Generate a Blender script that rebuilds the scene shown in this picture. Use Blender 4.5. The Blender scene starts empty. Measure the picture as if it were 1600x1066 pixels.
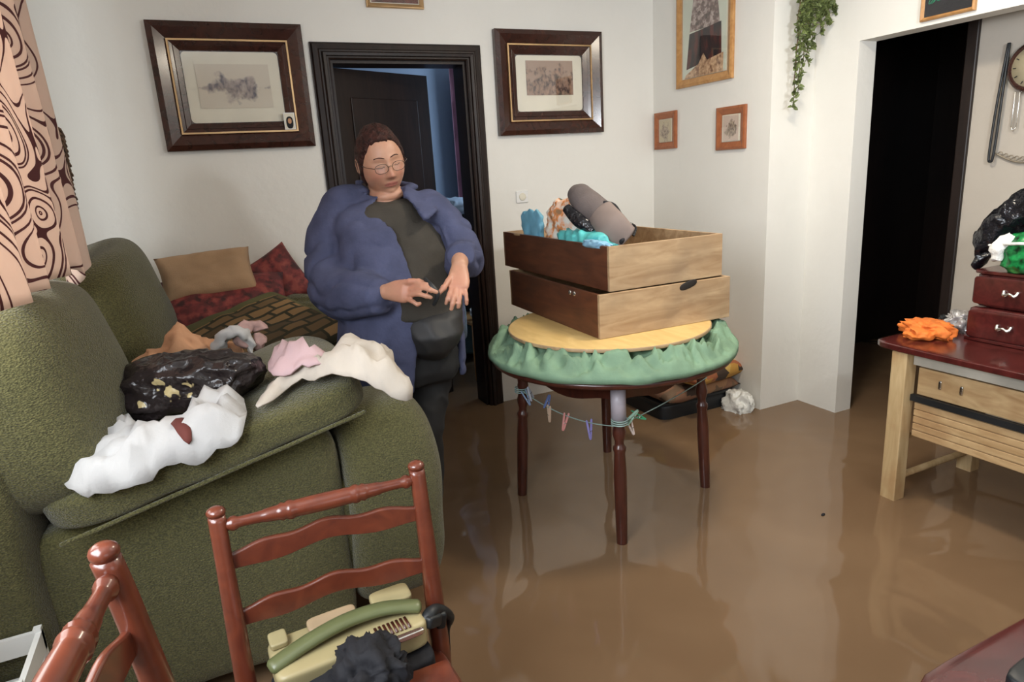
import bpy, bmesh, math, random
from mathutils import Vector, Matrix, noise, geometry
R = math.radians
PI = math.pi
scene = bpy.context.scene
col = scene.collection

# ------------------------------------------------------------------ camera
CAM_F, PITCH, ROLL, YAW, CAM_H = 1033.4, 0.25290585, -0.0615308, -0.42502963, 1.42
def cam_axes():
    cp, sp, cr, sr = math.cos(PITCH), math.sin(PITCH), math.cos(ROLL), math.sin(ROLL)
    r = Vector((1, 0, 0)); f = Vector((0, cp, -sp)); u = Vector((0, sp, cp))
    M = Matrix.Rotation(YAW, 3, 'Z')
    return M @ (cr*r + sr*u), M @ (-sr*r + cr*u), M @ f
CR, CU, CF = cam_axes()
CC = Vector((0, 0, CAM_H))
cd = bpy.data.cameras.new('camera'); cam = bpy.data.objects.new('camera', cd); col.objects.link(cam)
cd.sensor_fit = 'HORIZONTAL'; cd.sensor_width = 36; cd.lens = 36*CAM_F/1600; cd.clip_start = .02
m = Matrix((CR, CU, -CF)).transposed().to_4x4(); m.translation = CC; cam.matrix_world = m
scene.camera = cam
# measuring helpers: the world point seen at a photo pixel, on a world plane or at a depth
def ray(x, y): return (x-800)*CR - (y-533)*CU + CAM_F*CF
def onZ(x, y, z): d = ray(x, y); return CC + d*((z-CAM_H)/d.z)
def onY(x, y, Y): d = ray(x, y); return CC + d*(Y/d.y)
def onX(x, y, X): d = ray(x, y); return CC + d*(X/d.x)
def atD(x, y, t): return CC + ray(x, y)*(t/CAM_F)

# ------------------------------------------------------------------ world, light, exposure
scene.view_settings.view_transform = 'Standard'
scene.view_settings.look = 'None'
scene.view_settings.gamma = 1
scene.view_settings.use_curve_mapping = False
scene.view_settings.exposure = 0.0
w = bpy.data.worlds.new('world'); scene.world = w; w.use_nodes = True
w.node_tree.nodes['Background'].inputs[0].default_value = (.75, .85, 1, 1)
w.node_tree.nodes['Background'].inputs[1].default_value = .6
XL_ = -.68
def area(name, loc, target, sx, sy, power, color, shape='RECTANGLE'):
    l = bpy.data.lights.new(name, 'AREA'); l.shape = shape; l.size = sx; l.size_y = sy
    l.energy = power; l.color = color
    o = bpy.data.objects.new(name, l); col.objects.link(o); o.location = loc
    o.rotation_euler = (Vector(target)-Vector(loc)).to_track_quat('-Z', 'Y').to_euler()
    return o
area('daylight_rear_window', (1.1, -2.22, 1.55), (1.5, 1.2, 1.35), 1.7, 1.3, 9, (.93, .96, 1))
area('ceiling_bounce_fill', (1.75, .35, 1.8), (2.25, 1.7, 2.6), .25, .25, 25, (.93, .965, 1))  # added fill light aimed at the ceiling, no fixture in the room
area('daylight_side_window', (XL_-.08, .62, 1.76), (1, .95, 1.40), 1.35, 1.0, 74, (.88, .94, 1))
area('daylight_behind_curtain', (XL_-.10, 1.9, 1.74), (1, 1.9, 1.5), .95, 1.05, 16, (1, .97, .92))
area('ceiling_lamp_light', (1.9, 1.75, 2.44), (1.9, 1.75, 0), .30, .30, 24, (1, .88, .70), 'DISK')
area('bedroom_daylight', (2.9, 4.4, 1.9), (1.9, 5.6, 1.4), .8, 1.0, 16, (.6, .78, 1))

# ------------------------------------------------------------------ materials
def principled(name):
    m = bpy.data.materials.new(name); m.use_nodes = True
    return m, m.node_tree, m.node_tree.nodes['Principled BSDF']
def N(t, typ, **kw):
    n = t.nodes.new(typ)
    for k, v in kw.items():
        if k in n.inputs.keys(): n.inputs[k].default_value = v
        else: setattr(n, k, v)
    return n
def L(t, a, b): t.links.new(a, b)
def coords(t, scale=(1, 1, 1), kind='Object', rot=(0, 0, 0), loc=(0, 0, 0)):
    tc = N(t, 'ShaderNodeTexCoord'); mp = N(t, 'ShaderNodeMapping')
    mp.inputs['Scale'].default_value = scale; mp.inputs['Rotation'].default_value = rot; mp.inputs['Location'].default_value = loc
    L(t, tc.outputs[kind], mp.inputs[0]); return mp.outputs[0]
def ramp(t, fac, stops, interp='LINEAR'):
    r = N(t, 'ShaderNodeValToRGB'); r.color_ramp.interpolation = interp
    e = r.color_ramp.elements
    while len(e) < len(stops): e.new(.5)
    for el, (p, c) in zip(e, stops): el.position = p; el.color = (*c, 1)
    L(t, fac, r.inputs[0]); return r.outputs[0]
def mix(t, fac, a, b, mode='MIX'):
    n = N(t, 'ShaderNodeMix', data_type='RGBA', blend_type=mode)
    for s, v in ((0, fac), (6, a), (7, b)):
        if hasattr(v, 'is_output') or isinstance(v, bpy.types.NodeSocket): L(t, v, n.inputs[s])
        elif s == 0: n.inputs[0].default_value = v
        else: n.inputs[s].default_value = (*v, 1)
    return n.outputs[2]
def math_(t, op, a, b=0.0, c=0.0):
    n = N(t, 'ShaderNodeMath', operation=op)
    for i, v in enumerate((a, b, c)):
        if isinstance(v, bpy.types.NodeSocket): L(t, v, n.inputs[i])
        else: n.inputs[i].default_value = v
    return n.outputs[0]
def bump(t, b, h, strength, dist=.01):
    n = N(t, 'ShaderNodeBump', Strength=strength, Distance=dist); L(t, h, n.inputs['Height']); L(t, n.outputs[0], b.inputs['Normal'])
def simple(name, c, rough=.5, var=.12, vscale=6, bstr=0, bscale=80, metal=0, coat=0, spec=.5, dist=.004):
    m, t, b = principled(name); co = coords(t)
    nz = N(t, 'ShaderNodeTexNoise', Scale=vscale, Detail=4); L(t, co, nz.inputs['Vector'])
    c2 = tuple(max(0, x*(1-var*2)) for x in c); c3 = tuple(min(1, x*(1+var)) for x in c)
    L(t, ramp(t, nz.outputs[0], [(.3, c2), (.7, c3)]), b.inputs['Base Color'])
    b.inputs['Roughness'].default_value = rough; b.inputs['Metallic'].default_value = metal
    b.inputs['Coat Weight'].default_value = coat; b.inputs['Specular IOR Level'].default_value = spec
    if bstr:
        n2 = N(t, 'ShaderNodeTexNoise', Scale=bscale, Detail=3); L(t, co, n2.inputs['Vector']); bump(t, b, n2.outputs[0], bstr, dist)
    return m
def wood(name, c1, c2, rough=.4, scale=(1, 12, 12), coat=0, stain=0, stainc=(.1, .08, .06), knots=False):
    m, t, b = principled(name); co = coords(t, scale)
    n1 = N(t, 'ShaderNodeTexNoise', Scale=3, Detail=6, Distortion=1.2); L(t, co, n1.inputs['Vector'])
    cc = ramp(t, n1.outputs[0], [(.3, c1), (.7, c2)])
    if stain:
        n2 = N(t, 'ShaderNodeTexNoise', Scale=5, Detail=5); L(t, coords(t), n2.inputs['Vector'])
        f = ramp(t, n2.outputs[0], [(.5, (0, 0, 0)), (.72, (stain,)*3)])
        cc = mix(t, f, cc, stainc)
    L(t, cc, b.inputs['Base Color']); b.inputs['Roughness'].default_value = rough; b.inputs['Coat Weight'].default_value = coat
    b.inputs['Coat Roughness'].default_value = .15
    bump(t, b, n1.outputs[0], .06, .002); return m
M = {}
def plaster(name, c):
    m, t, b = principled(name); co = coords(t)
    n = N(t, 'ShaderNodeTexNoise', Scale=1.3, Detail=5); L(t, co, n.inputs['Vector'])
    L(t, ramp(t, n.outputs[0], [(.3, tuple(x*.94 for x in c)), (.7, c)]), b.inputs['Base Color'])
    n2 = N(t, 'ShaderNodeTexNoise', Scale=22, Detail=5); L(t, co, n2.inputs['Vector']); bump(t, b, n2.outputs[0], .18, .01)
    b.inputs['Roughness'].default_value = .75; return m
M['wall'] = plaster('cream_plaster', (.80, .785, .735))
M['wall_blue'] = plaster('blue_grey_plaster', (.42, .50, .62))
M['ceiling'] = plaster('white_ceiling_paint', (.85, .83, .78))
M['floor'] = simple('ceramic_floor', (.35, .25, .17), .3)
def water_mat():
    m, t, b = principled('muddy_water'); co = coords(t)
    n = N(t, 'ShaderNodeTexNoise', Scale=1.1, Detail=3, Distortion=.8); L(t, co, n.inputs['Vector'])
    L(t, ramp(t, n.outputs[0], [(.3, (.165, .100, .055)), (.7, (.22, .138, .078))]), b.inputs['Base Color'])
    b.inputs['Roughness'].default_value = .05; b.inputs['IOR'].default_value = 1.45
    n2 = N(t, 'ShaderNodeTexNoise', Scale=2.2, Detail=1.5, Distortion=.6); L(t, co, n2.inputs['Vector'])
    bump(t, b, n2.outputs[0], .45, .04); return m
M['water'] = water_mat()
M['door_brown'] = wood('dark_brown_door_wood', (.009, .005, .004), (.022, .011, .008), .42, (10, 10, 1)); M['door_brown'].node_tree.nodes['Principled BSDF'].inputs['Specular IOR Level'].default_value = .3
M['black_trim_shade'] = wood('near_black_trim_wood_and_shade', (.010, .006, .005), (.018, .010, .008), .4, (10, 10, 1))
M['chair'] = wood('red_varnished_wood', (.095, .020, .010), (.16, .036, .016), .28, (6, 6, 6), coat=.5)
M['mahogany'] = wood('dark_mahogany_wood', (.045, .012, .008), (.085, .022, .013), .3, (8, 8, 1.5), coat=.3)
M['crimson_wood'] = wood('dark_red_lacquered_wood', (.050, .009, .008), (.095, .016, .014), .25, (3, 8, 8), coat=.4)
M['pine'] = wood('pale_pine_wood', (.42, .26, .12), (.60, .42, .22), .5, (8, 2, 8), stain=.5, stainc=(.28, .13, .05))
M['pine_leg'] = wood('pine_leg_wood', (.45, .30, .14), (.62, .46, .25), .5, (9, 9, 1.2), stain=.5, stainc=(.32, .14, .05))
M['pale_side'] = wood('worn_pale_drawer_wood', (.30, .185, .095), (.47, .33, .19), .55, (1.5, 8, 9), stain=.6, stainc=(.22, .15, .09))
M['stained_side'] = wood('brown_stained_drawer_wood', (.075, .026, .013), (.15, .05, .022), .4, (8, 1.5, 9), stain=.4, stainc=(.04, .015, .01))
M['plywood'] = wood('yellow_plywood', (.55, .36, .13), (.68, .47, .19), .45, (6, 1.5, 6))
M['oak'] = wood('honey_oak_frame_wood', (.40, .19, .06), (.55, .30, .11), .4, (8, 8, 8))
M['red_frame'] = wood('orange_brown_frame_wood', (.28, .085, .03), (.38, .13, .05), .4, (8, 8, 8))
M['frame_dark'] = wood('dark_picture_frame_wood', (.028, .010, .007), (.055, .018, .012), .22, (5, 5, 5), coat=.4)
M['gilt'] = simple('dull_gilt', (.55, .36, .18), .35, metal=.6)
M['metal'] = simple('brushed_silver_metal', (.75, .74, .70), .25, metal=1)
M['white_plastic'] = simple('white_plastic', (.78, .78, .76), .4, .03)
M['mat_board'] = simple('cream_mat_board', (.74, .70, .58), .7, .03)
M['tape'] = simple('grey_lavender_tape', (.42, .38, .42), .4)
def chenille():
    m, t, b = principled('green_chenille_upholstery'); co = coords(t)
    w1 = N(t, 'ShaderNodeTexNoise', Scale=230, Detail=2); L(t, co, w1.inputs['Vector'])
    w2 = N(t, 'ShaderNodeTexNoise', Scale=3, Detail=3); L(t, co, w2.inputs['Vector'])
    v = N(t, 'ShaderNodeTexVoronoi', Scale=190); L(t, coords(t, (1, 1, 1.6)), v.inputs['Vector'])
    a = ramp(t, w1.outputs[0], [(.35, (.031, .030, .011)), (.65, (.150, .138, .053))])
    c = mix(t, .45, a, ramp(t, w2.outputs[0], [(.3, (.076, .071, .026)), (.7, (.112, .100, .037))]))
    L(t, c, b.inputs['Base Color']); b.inputs['Roughness'].default_value = .9
    b.inputs['Sheen Weight'].default_value = .25; b.inputs['Specular IOR Level'].default_value = .2
    bump(t, b, v.outputs[0], .6, .006); return m
M['sofa'] = chenille()
def curtain_mat():
    m, t, b = principled('ring_patterned_curtain_cloth'); co = coords(t, (1, 1, 1), 'UV')
    nz = N(t, 'ShaderNodeTexNoise', Scale=2.6, Detail=0); L(t, co, nz.inputs['Vector'])
    wv = N(t, 'ShaderNodeVectorMath', operation='MULTIPLY_ADD'); L(t, nz.outputs['Color'], wv.inputs[0])
    wv.inputs[1].default_value = (.22, .22, 0); L(t, co, wv.inputs[2])
    v = N(t, 'ShaderNodeTexVoronoi', Scale=4.2, Randomness=.75, voronoi_dimensions='2D', feature='SMOOTH_F1', Smoothness=.35); L(t, wv.outputs[0], v.inputs['Vector'])
    def band(x, p, wd): return math_(t, 'LESS_THAN', math_(t, 'ABSOLUTE', math_(t, 'SUBTRACT', x, p)), wd)
    n3 = N(t, 'ShaderNodeTexNoise', Scale=7, Detail=0); L(t, co, n3.inputs['Vector'])
    d = math_(t, 'ADD', v.outputs['Distance'], math_(t, 'MULTIPLY', n3.outputs[0], .12))
    k = band(d, .17, .014)
    for p, wd in ((.29, .017), (.40, .013), (.445, .012), (.10, .010), (.55, .013), (.64, .010)):
        k = math_(t, 'MAXIMUM', k, band(d, p, wd))
    cc = mix(t, k, (.80, .64, .54), (.12, .035, .035))
    L(t, cc, b.inputs['Base Color']); b.inputs['Roughness'].default_value = .7
    tr = N(t, 'ShaderNodeBsdfTranslucent'); L(t, cc, tr.inputs[0])
    ms = N(t, 'ShaderNodeMixShader'); ms.inputs[0].default_value = .45
    L(t, b.outputs[0], ms.inputs[1]); L(t, tr.outputs[0], ms.inputs[2])
    L(t, ms.outputs[0], t.nodes['Material Output'].inputs[0]); return m
M['curtain'] = curtain_mat()
def print_mat(name, base, dark, mid, scale=9, seed=0, thr=.5, squash=(1, 1, 1)):
    m, t, b = principled(name); co = coords(t, squash, loc=(seed*3.7, seed*1.9, seed*.7))
    v = N(t, 'ShaderNodeTexVoronoi', Scale=scale); L(t, co, v.inputs['Vector'])
    n = N(t, 'ShaderNodeTexNoise', Scale=scale*.9, Detail=5); L(t, co, n.inputs['Vector'])
    c = ramp(t, n.outputs[0], [(thr-.12, dark), (thr-.01, mid), (thr+.06, base)])
    c = mix(t, ramp(t, v.outputs['Distance'], [(.35, (0, 0, 0)), (.6, (.4, .4, .4))]), c, mid)
    L(t, c, b.inputs['Base Color']); b.inputs['Roughness'].default_value = .7; return m
M['red_floral'] = print_mat('red_floral_cloth', (.28, .06, .045), (.045, .012, .012), (.20, .03, .03), 22, 1, .55)
M['multi'] = print_mat('white_orange_green_printed_cloth', (.72, .72, .66), (.03, .12, .10), (.75, .27, .08), 30, 2, .47)
def patchwork():
    m, t, b = principled('olive_patchwork_cloth'); co = coords(t)
    br = N(t, 'ShaderNodeTexBrick', offset=.37, squash=1.0); L(t, co, br.inputs['Vector'])
    br.inputs['Scale'].default_value = 1; br.inputs['Brick Width'].default_value = .115; br.inputs['Row Height'].default_value = .055
    br.inputs['Mortar Size'].default_value = .008; br.inputs['Mortar Smooth'].default_value = 0; br.inputs['Bias'].default_value = 0
    br.inputs['Color1'].default_value = (.30, .175, .07, 1); br.inputs['Color2'].default_value = (.075, .05, .022, 1)
    br.inputs['Mortar'].default_value = (.035, .03, .012, 1)
    s = N(t, 'ShaderNodeSeparateXYZ'); L(t, co, s.inputs[0])
    ax = math_(t, 'LESS_THAN', math_(t, 'ABSOLUTE', s.outputs[0]), .215); ay = math_(t, 'LESS_THAN', math_(t, 'ABSOLUTE', math_(t, 'ADD', s.outputs[1], .06)), .24)
    c = mix(t, math_(t, 'MULTIPLY', ax, ay), (.105, .10, .036), br.outputs[0])
    L(t, c, b.inputs['Base Color']); b.inputs['Roughness'].default_value = .9; return m
M['patchwork'] = patchwork()
M['beige_cloth'] = simple('beige_pillow_cloth', (.40, .255, .145), .85, .08, 6, .3, 200)
M['white_cloth'] = simple('white_cotton_cloth', (.47, .46, .45), .85, .04, 5, .2, 160)
M['ivory_cloth'] = simple('ivory_cotton_cloth', (.52, .46, .39), .85, .08, 5, .2, 160)
M['cream_lining'] = simple('tan_cloth', (.42, .30, .20), .85, .15)
M['pink_cloth'] = simple('pale_pink_cloth', (.52, .36, .37), .85, .06, 5, .2, 160)
M['peach_cloth'] = simple('peach_cloth', (.58, .31, .17), .85, .08, 5, .2, 160)
M['maroon_cloth'] = simple('maroon_cloth', (.12, .025, .018), .8, .1)
M['orange_cloth'] = simple('bright_orange_cloth', (.80, .20, .03), .75, .1, 20, .3, 120)
M['teal_cloth'] = simple('teal_plastic', (.10, .50, .50), .35, .12, 18)
M['blue_cloth'] = simple('light_blue_plastic', (.18, .45, .62), .35, .12, 18)
M['grey_suede'] = simple('grey_brown_suede', (.13, .105, .10), .9, .12, 10, .3, 200)
M['suede_inside'] = simple('tan_grey_lining', (.22, .17, .15), .9, .1)
M['black_cloth'] = simple('black_cloth', (.008, .008, .012), .8, .2, 8, .4, 60)
M['black_plastic'] = simple('glossy_black_plastic', (.008, .008, .011), .22, .2, 8, .8, 22, dist=.02)
M['black_rubber'] = simple('dull_black_plastic', (.012, .014, .016), .45)
M['silver_foil'] = simple('crumpled_clear_plastic', (.55, .53, .52), .2, .3, 30, .8, 40, metal=.3)
M['green_bag'] = simple('green_printed_plastic', (.01, .22, .055), .28, .5, 40, .6, 25)
M['white_bag'] = simple('white_plastic_film', (.80, .80, .76), .35, .06, 10, .6, 30, dist=.02)
def leather_bag():
    m, t, b = principled('dark_glossy_bag_plastic_with_gold_flecks'); co = coords(t)
    n = N(t, 'ShaderNodeTexNoise', Scale=26, Detail=1.5); L(t, co, n.inputs['Vector'])
    s = N(t, 'ShaderNodeSeparateXYZ'); L(t, co, s.inputs[0])
    f = ramp(t, n.outputs[0], [(.60, (0, 0, 0)), (.62, (1, 1, 1))])
    band = math_(t, 'MULTIPLY', math_(t, 'LESS_THAN', math_(t, 'ABSOLUTE', math_(t, 'ADD', s.outputs[2], -.015)), .035), math_(t, 'LESS_THAN', math_(t, 'ABSOLUTE', s.outputs[0]), .17))
    c = mix(t, math_(t, 'MULTIPLY', f, band), (.018, .013, .013), (.50, .40, .20))
    L(t, c, b.inputs['Base Color']); b.inputs['Roughness'].default_value = .23
    n2 = N(t, 'ShaderNodeTexNoise', Scale=13, Detail=3); L(t, co, n2.inputs['Vector']); bump(t, b, n2.outputs[0], .9, .03); return m
M['dark_bag'] = leather_bag()
M['table_cloth'] = simple('green_table_cloth', (.17, .28, .18), .75, .12, 9, .2, 150)
M['table_dark'] = simple('dark_cloth_under_board', (.02, .024, .022), .8)
M['fleece'] = simple('slate_blue_fleece', (.072, .080, .142), .95, .10, 14, .55, 70, spec=.15)
M['shirt'] = simple('dark_grey_brown_knit', (.052, .046, .038), .9, .1, 10, .3, 260, spec=.2)
M['leggings'] = simple('black_trouser_cloth', (.008, .008, .009), .8, .1)
M['charcoal'] = simple('charcoal_cloth', (.022, .022, .023), .6, .1)
M['hair'] = simple('dark_reddish_brown_hair', (.040, .011, .007), .6, .4, 60, 1.0, 140, spec=.3, dist=.008)
M['leaf'] = simple('dusty_green_leaf', (.15, .19, .06), .55, .35, 40)
M['stem'] = simple('brown_stem', (.12, .08, .04), .8)
M['glass'] = None
def glass():
    m, t, b = principled('picture_glass')
    b.inputs['Base Color'].default_value = (1, 1, 1, 1); b.inputs['Roughness'].default_value = .02
    g = N(t, 'ShaderNodeBsdfGlossy', Roughness=.02); tr = N(t, 'ShaderNodeBsdfTransparent'); fr = N(t, 'ShaderNodeFresnel', IOR=1.35)
    ms = N(t, 'ShaderNodeMixShader'); ms.inputs[0].default_value = .05; L(t, tr.outputs[0], ms.inputs[1]); L(t, g.outputs[0], ms.inputs[2])
    L(t, ms.outputs[0], t.nodes['Material Output'].inputs[0]); return m
M['glass'] = glass()
def vcol_mat(name, rough=.5, sss=0):
    m, t, b = principled(name); a = N(t, 'ShaderNodeVertexColor', layer_name='Col')
    n = N(t, 'ShaderNodeTexNoise', Scale=35, Detail=3); L(t, coords(t), n.inputs['Vector'])
    L(t, mix(t, .35, a.outputs[0], mix(t, 1.0, a.outputs[0], ramp(t, n.outputs[0], [(.3, (.75, .65, .62)), (.7, (1, 1, 1))]), 'MULTIPLY')), b.inputs['Base Color'])
    b.inputs['Roughness'].default_value = rough; b.inputs['Subsurface Weight'].default_value = sss; b.inputs['Subsurface Scale'].default_value = .01
    return m
M['skin'] = vcol_mat('skin', .48, .12)
def clearmat(name, c, a=.5, rough=.1):
    m, t, b = principled(name); b.inputs['Base Color'].default_value = (*c, 1); b.inputs['Roughness'].default_value = rough
    b.inputs['Transmission Weight'].default_value = a; b.inputs['IOR'].default_value = 1.4; return m

# ------------------------------------------------------------------ mesh helpers
class G:
    """a growing list of vertices and faces"""
    def __init__(s): s.v = []; s.f = []; s.uv = None
    def add(s, v, f):
        n = len(s.v); s.v += [Vector(p) for p in v]; s.f += [tuple(i+n for i in q) for q in f]; return s
    def xf(s, M_, start=0):
        for i in range(start, len(s.v)): s.v[i] = M_ @ s.v[i]
        return s
def box(g, x0, x1, y0, y1, z0, z1):
    v = [(x, y, z) for x in (x0, x1) for y in (y0, y1) for z in (z0, z1)]
    return g.add(v, [(0, 1, 3, 2), (4, 6, 7, 5), (0, 4, 5, 1), (2, 3, 7, 6), (0, 2, 6, 4), (1, 5, 7, 3)])
def frames_along(pts):
    pts = [Vector(p) for p in pts]; T = []
    for i in range(len(pts)):
        a = pts[max(0, i-1)]; b = pts[min(len(pts)-1, i+1)]; T.append((b-a).normalized())
    n = T[0].orthogonal().normalized(); out = []
    for i, t in enumerate(T):
        n = (n - t*n.dot(t)).normalized(); out.append((pts[i], t, n, t.cross(n)))
    return out
def smooth_path(pts, rad, k=6):
    """Catmull-Rom through points, radii interpolated"""
    P_ = [Vector(p) for p in pts]; out = []; ro = []
    for i in range(len(P_)-1):
        p0, p1, p2, p3 = P_[max(0, i-1)], P_[i], P_[i+1], P_[min(len(P_)-1, i+2)]
        for j in range(k):
            t = j/k
            out.append(.5*((2*p1)+(p2-p0)*t+(2*p0-5*p1+4*p2-p3)*t*t+(3*p1-p0-3*p2+p3)*t**3))
            a, b = rad[i], rad[i+1]; s = t*t*(3-2*t)
            ro.append(tuple(x+(y-x)*s for x, y in zip(a, b)) if isinstance(a, tuple) else a+(b-a)*s)
    out.append(P_[-1]); ro.append(rad[-1]); return out, ro
def tube(g, pts, rad, seg=12, ref=None, rounded=True):
    """closed tube; rad scalar(s) or (a,b) with a along ref direction"""
    if not isinstance(rad, (list, tuple)): rad = [rad]*len(pts)
    fr = frames_along(pts); v = []; f = []; rings = []
    seq = []
    for i, (p, t, n, b) in enumerate(fr):
        if ref is not None:
            n = Vector(ref); n = (n-t*n.dot(t)).normalized(); b = t.cross(n)
        r = rad[i]; ra, rb = r if isinstance(r, tuple) else (r, r)
        seq.append((p, t, n, b, ra, rb))
    if rounded:
        p, t, n, b, ra, rb = seq[0]; q = seq[-1]; m_ = min(ra, rb)
        pre = [(p-t*m_*.62, t, n, b, ra*.55, rb*.55), (p-t*m_*.3, t, n, b, ra*.88, rb*.88)]
        p, t, n, b, ra, rb = q; m_ = min(ra, rb)
        post = [(p+t*m_*.3, t, n, b, ra*.88, rb*.88), (p+t*m_*.62, t, n, b, ra*.55, rb*.55)]
        seq = pre+seq+post
    for (p, t, n, b, ra, rb) in seq:
        rings.append(len(v))
        for k in range(seg):
            a = 2*PI*k/seg; v.append(p+n*ra*math.cos(a)+b*rb*math.sin(a))
    for i in range(len(rings)-1):
        for k in range(seg):
            a, b = rings[i]+k, rings[i]+(k+1) % seg; f.append((a, b, b+seg, a+seg))
    f.append(tuple(range(seg-1, -1, -1))); f.append(tuple(range(rings[-1], rings[-1]+seg)))
    return g.add(v, f)
def lathe(g, prof, seg=24, M_=None):
    """prof: (r,z) from bottom to top, axis z"""
    v = []; f = []
    for r, z in prof:
        for k in range(seg): v.append(Vector((r*math.cos(2*PI*k/seg), r*math.sin(2*PI*k/seg), z)))
    for i in range(len(prof)-1):
        for k in range(seg):
            a = i*seg+k; b = i*seg+(k+1) % seg; f.append((a, b, b+seg, a+seg))
    f.append(tuple(range(seg-1, -1, -1))); n = (len(prof)-1)*seg; f.append(tuple(range(n, n+seg)))
    if M_ is not None: v = [M_ @ p for p in v]
    return g.add(v, f)
def along(a, b):
    """matrix taking z axis 0..1 to a..b (unit scale)"""
    a = Vector(a); b = Vector(b); q = (b-a).to_track_quat('Z', 'Y'); m_ = q.to_matrix().to_4x4(); m_.translation = a; return m_
def nz(p, s=1, o=0): return noise.noise(Vector((p[0]*s+o, p[1]*s+o*1.3, p[2]*s-o)))
def superbox(g, dims, n=4, seg=14, M_=None, fn=None):
    """rounded block; n exponent (2 ellipsoid, 8 nearly a box)"""
    hx, hy, hz = (d/2 for d in dims); idx = {}; v = []; f = []
    def pt(a, b, c):
        k = (a, b, c)
        if k not in idx:
            x, y, z = (2*q/seg-1 for q in k)
            x, y, z = (math.sin(q*PI/2) if n < 3 else q for q in (x, y, z))
            l = (abs(x)**n+abs(y)**n+abs(z)**n)**(1/n); p = Vector((x/l*hx, y/l*hy, z/l*hz))
            if fn: p = fn(p)
            idx[k] = len(v); v.append(p)
        return idx[k]
    for ax in range(3):
        for side in (0, seg):
            for i in range(seg):
                for j in range(seg):
                    q = []
                    for (di, dj) in ((0, 0), (1, 0), (1, 1), (0, 1)):
                        c = [0, 0, 0]; c[ax] = side; c[(ax+1) % 3] = i+di; c[(ax+2) % 3] = j+dj; q.append(pt(*c))
                    if side == 0: q.reverse()
                    f.append(tuple(q))
    if M_ is not None: v = [M_ @ p for p in v]
    return g.add(v, f)
def pillow(g, w_, h_, t_, M_=None, res=20, wr=.0, seed=0, pinch=.07):
    """stuffed cushion lying in XY, pinched corners"""
    v = []; f = []
    for s in (1, -1):
        for i in range(res+1):
            for j in range(res+1):
                u = 2*i/res-1; q = 2*j/res-1
                x = u*w_/2*(1-pinch*(1-q*q)*abs(u)); y = q*h_/2*(1-pinch*(1-u*u)*abs(q))
                z = s*t_/2*((1-u**4)*(1-q**4))**.5
                if wr: z += s*wr*nz((u*2.2, q*2.2, s), 1.6, seed)*((1-u*u)*(1-q*q))**.3
                v.append(Vector((x, y, z)))
    n = (res+1)**2
    for i in range(res):
        for j in range(res):
            a = i*(res+1)+j; b = a+1; c = a+res+2; d = a+res+1
            f.append((a, d, c, b)); f.append((a+n, b+n, c+n, d+n))
    if M_ is not None: v = [M_ @ p for p in v]
    st = len(g.v); g.add(v, f); return g
def TM(loc=(0, 0, 0), rot=(0, 0, 0)):
    from mathutils import Euler
    m_ = Euler(rot).to_matrix().to_4x4(); m_.translation = Vector(loc); return m_
WM = {}
def wm(o): return WM[o.name] if o.name in WM else o.matrix_world.copy()
def build(name, g, mat, parent=None, smooth=True, bevel=0, sub=0, weld=True, origin=None, solid=0, angle=40, M_=None):
    """link the collected geometry as ONE mesh object. Geometry is in world space; an origin shifts the local frame."""
    me = bpy.data.meshes.new(name)
    org = Matrix.Identity(4)
    if M_ is not None: org = M_
    elif origin is not None: org = Matrix.Translation(Vector(origin))
    elif parent is not None: org = wm(parent)
    inv = org.inverted()
    me.from_pydata([inv @ p for p in g.v], [], g.f)
    if g.uv: 
        uvl = me.uv_layers.new(name='UVMap')
        for lp in me.loops: uvl.data[lp.index].uv = g.uv[lp.vertex_index]
    bm = bmesh.new(); bm.from_mesh(me)
    if weld: bmesh.ops.remove_doubles(bm, verts=bm.verts, dist=1e-5)
    bmesh.ops.recalc_face_normals(bm, faces=bm.faces); bm.to_mesh(me); bm.free()
    if smooth:
        for p in me.polygons: p.use_smooth = True
    me.materials.append(mat if mat else M['wall'])
    o = bpy.data.objects.new(name, me); col.objects.link(o)
    if parent is not None:
        o.parent = parent; o.matrix_parent_inverse = Matrix.Identity(4); o.matrix_basis = wm(parent).inverted() @ org
    else: o.matrix_world = org
    WM[o.name] = org.copy()
    if solid: md = o.modifiers.new('thickness', 'SOLIDIFY'); md.thickness = solid; md.offset = 0
    if bevel:
        md = o.modifiers.new('bevel', 'BEVEL'); md.width = bevel; md.segments = 2; md.limit_method = 'ANGLE'; md.angle_limit = R(angle)
        if smooth:
            md.harden_normals = True
    if sub: md = o.modifiers.new('sub', 'SUBSURF'); md.levels = md.render_levels = sub
    bpy.context.view_layer.update() if parent is None else None
    return o
def tag(o, label=None, cat=None, group=None, kind=None):
    if label: o['label'] = label
    if cat: o['category'] = cat
    if group: o['group'] = group
    if kind: o['kind'] = kind
    return o
def empty(name, loc, label, cat, group=None, rz=0):
    o = bpy.data.objects.new(name, None); col.objects.link(o); o.location = loc; o.rotation_euler = (0, 0, rz); o.empty_display_size = .05
    o.matrix_world = Matrix.Translation(Vector(loc)) @ Matrix.Rotation(rz, 4, 'Z')
    return tag(o, label, cat, group)
def struct(name, g, mat, parent=None, **kw):
    o = build(name, g, mat, parent, smooth=kw.pop('smooth', False), **kw)
    if parent is None: o['kind'] = 'structure'
    return o
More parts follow.
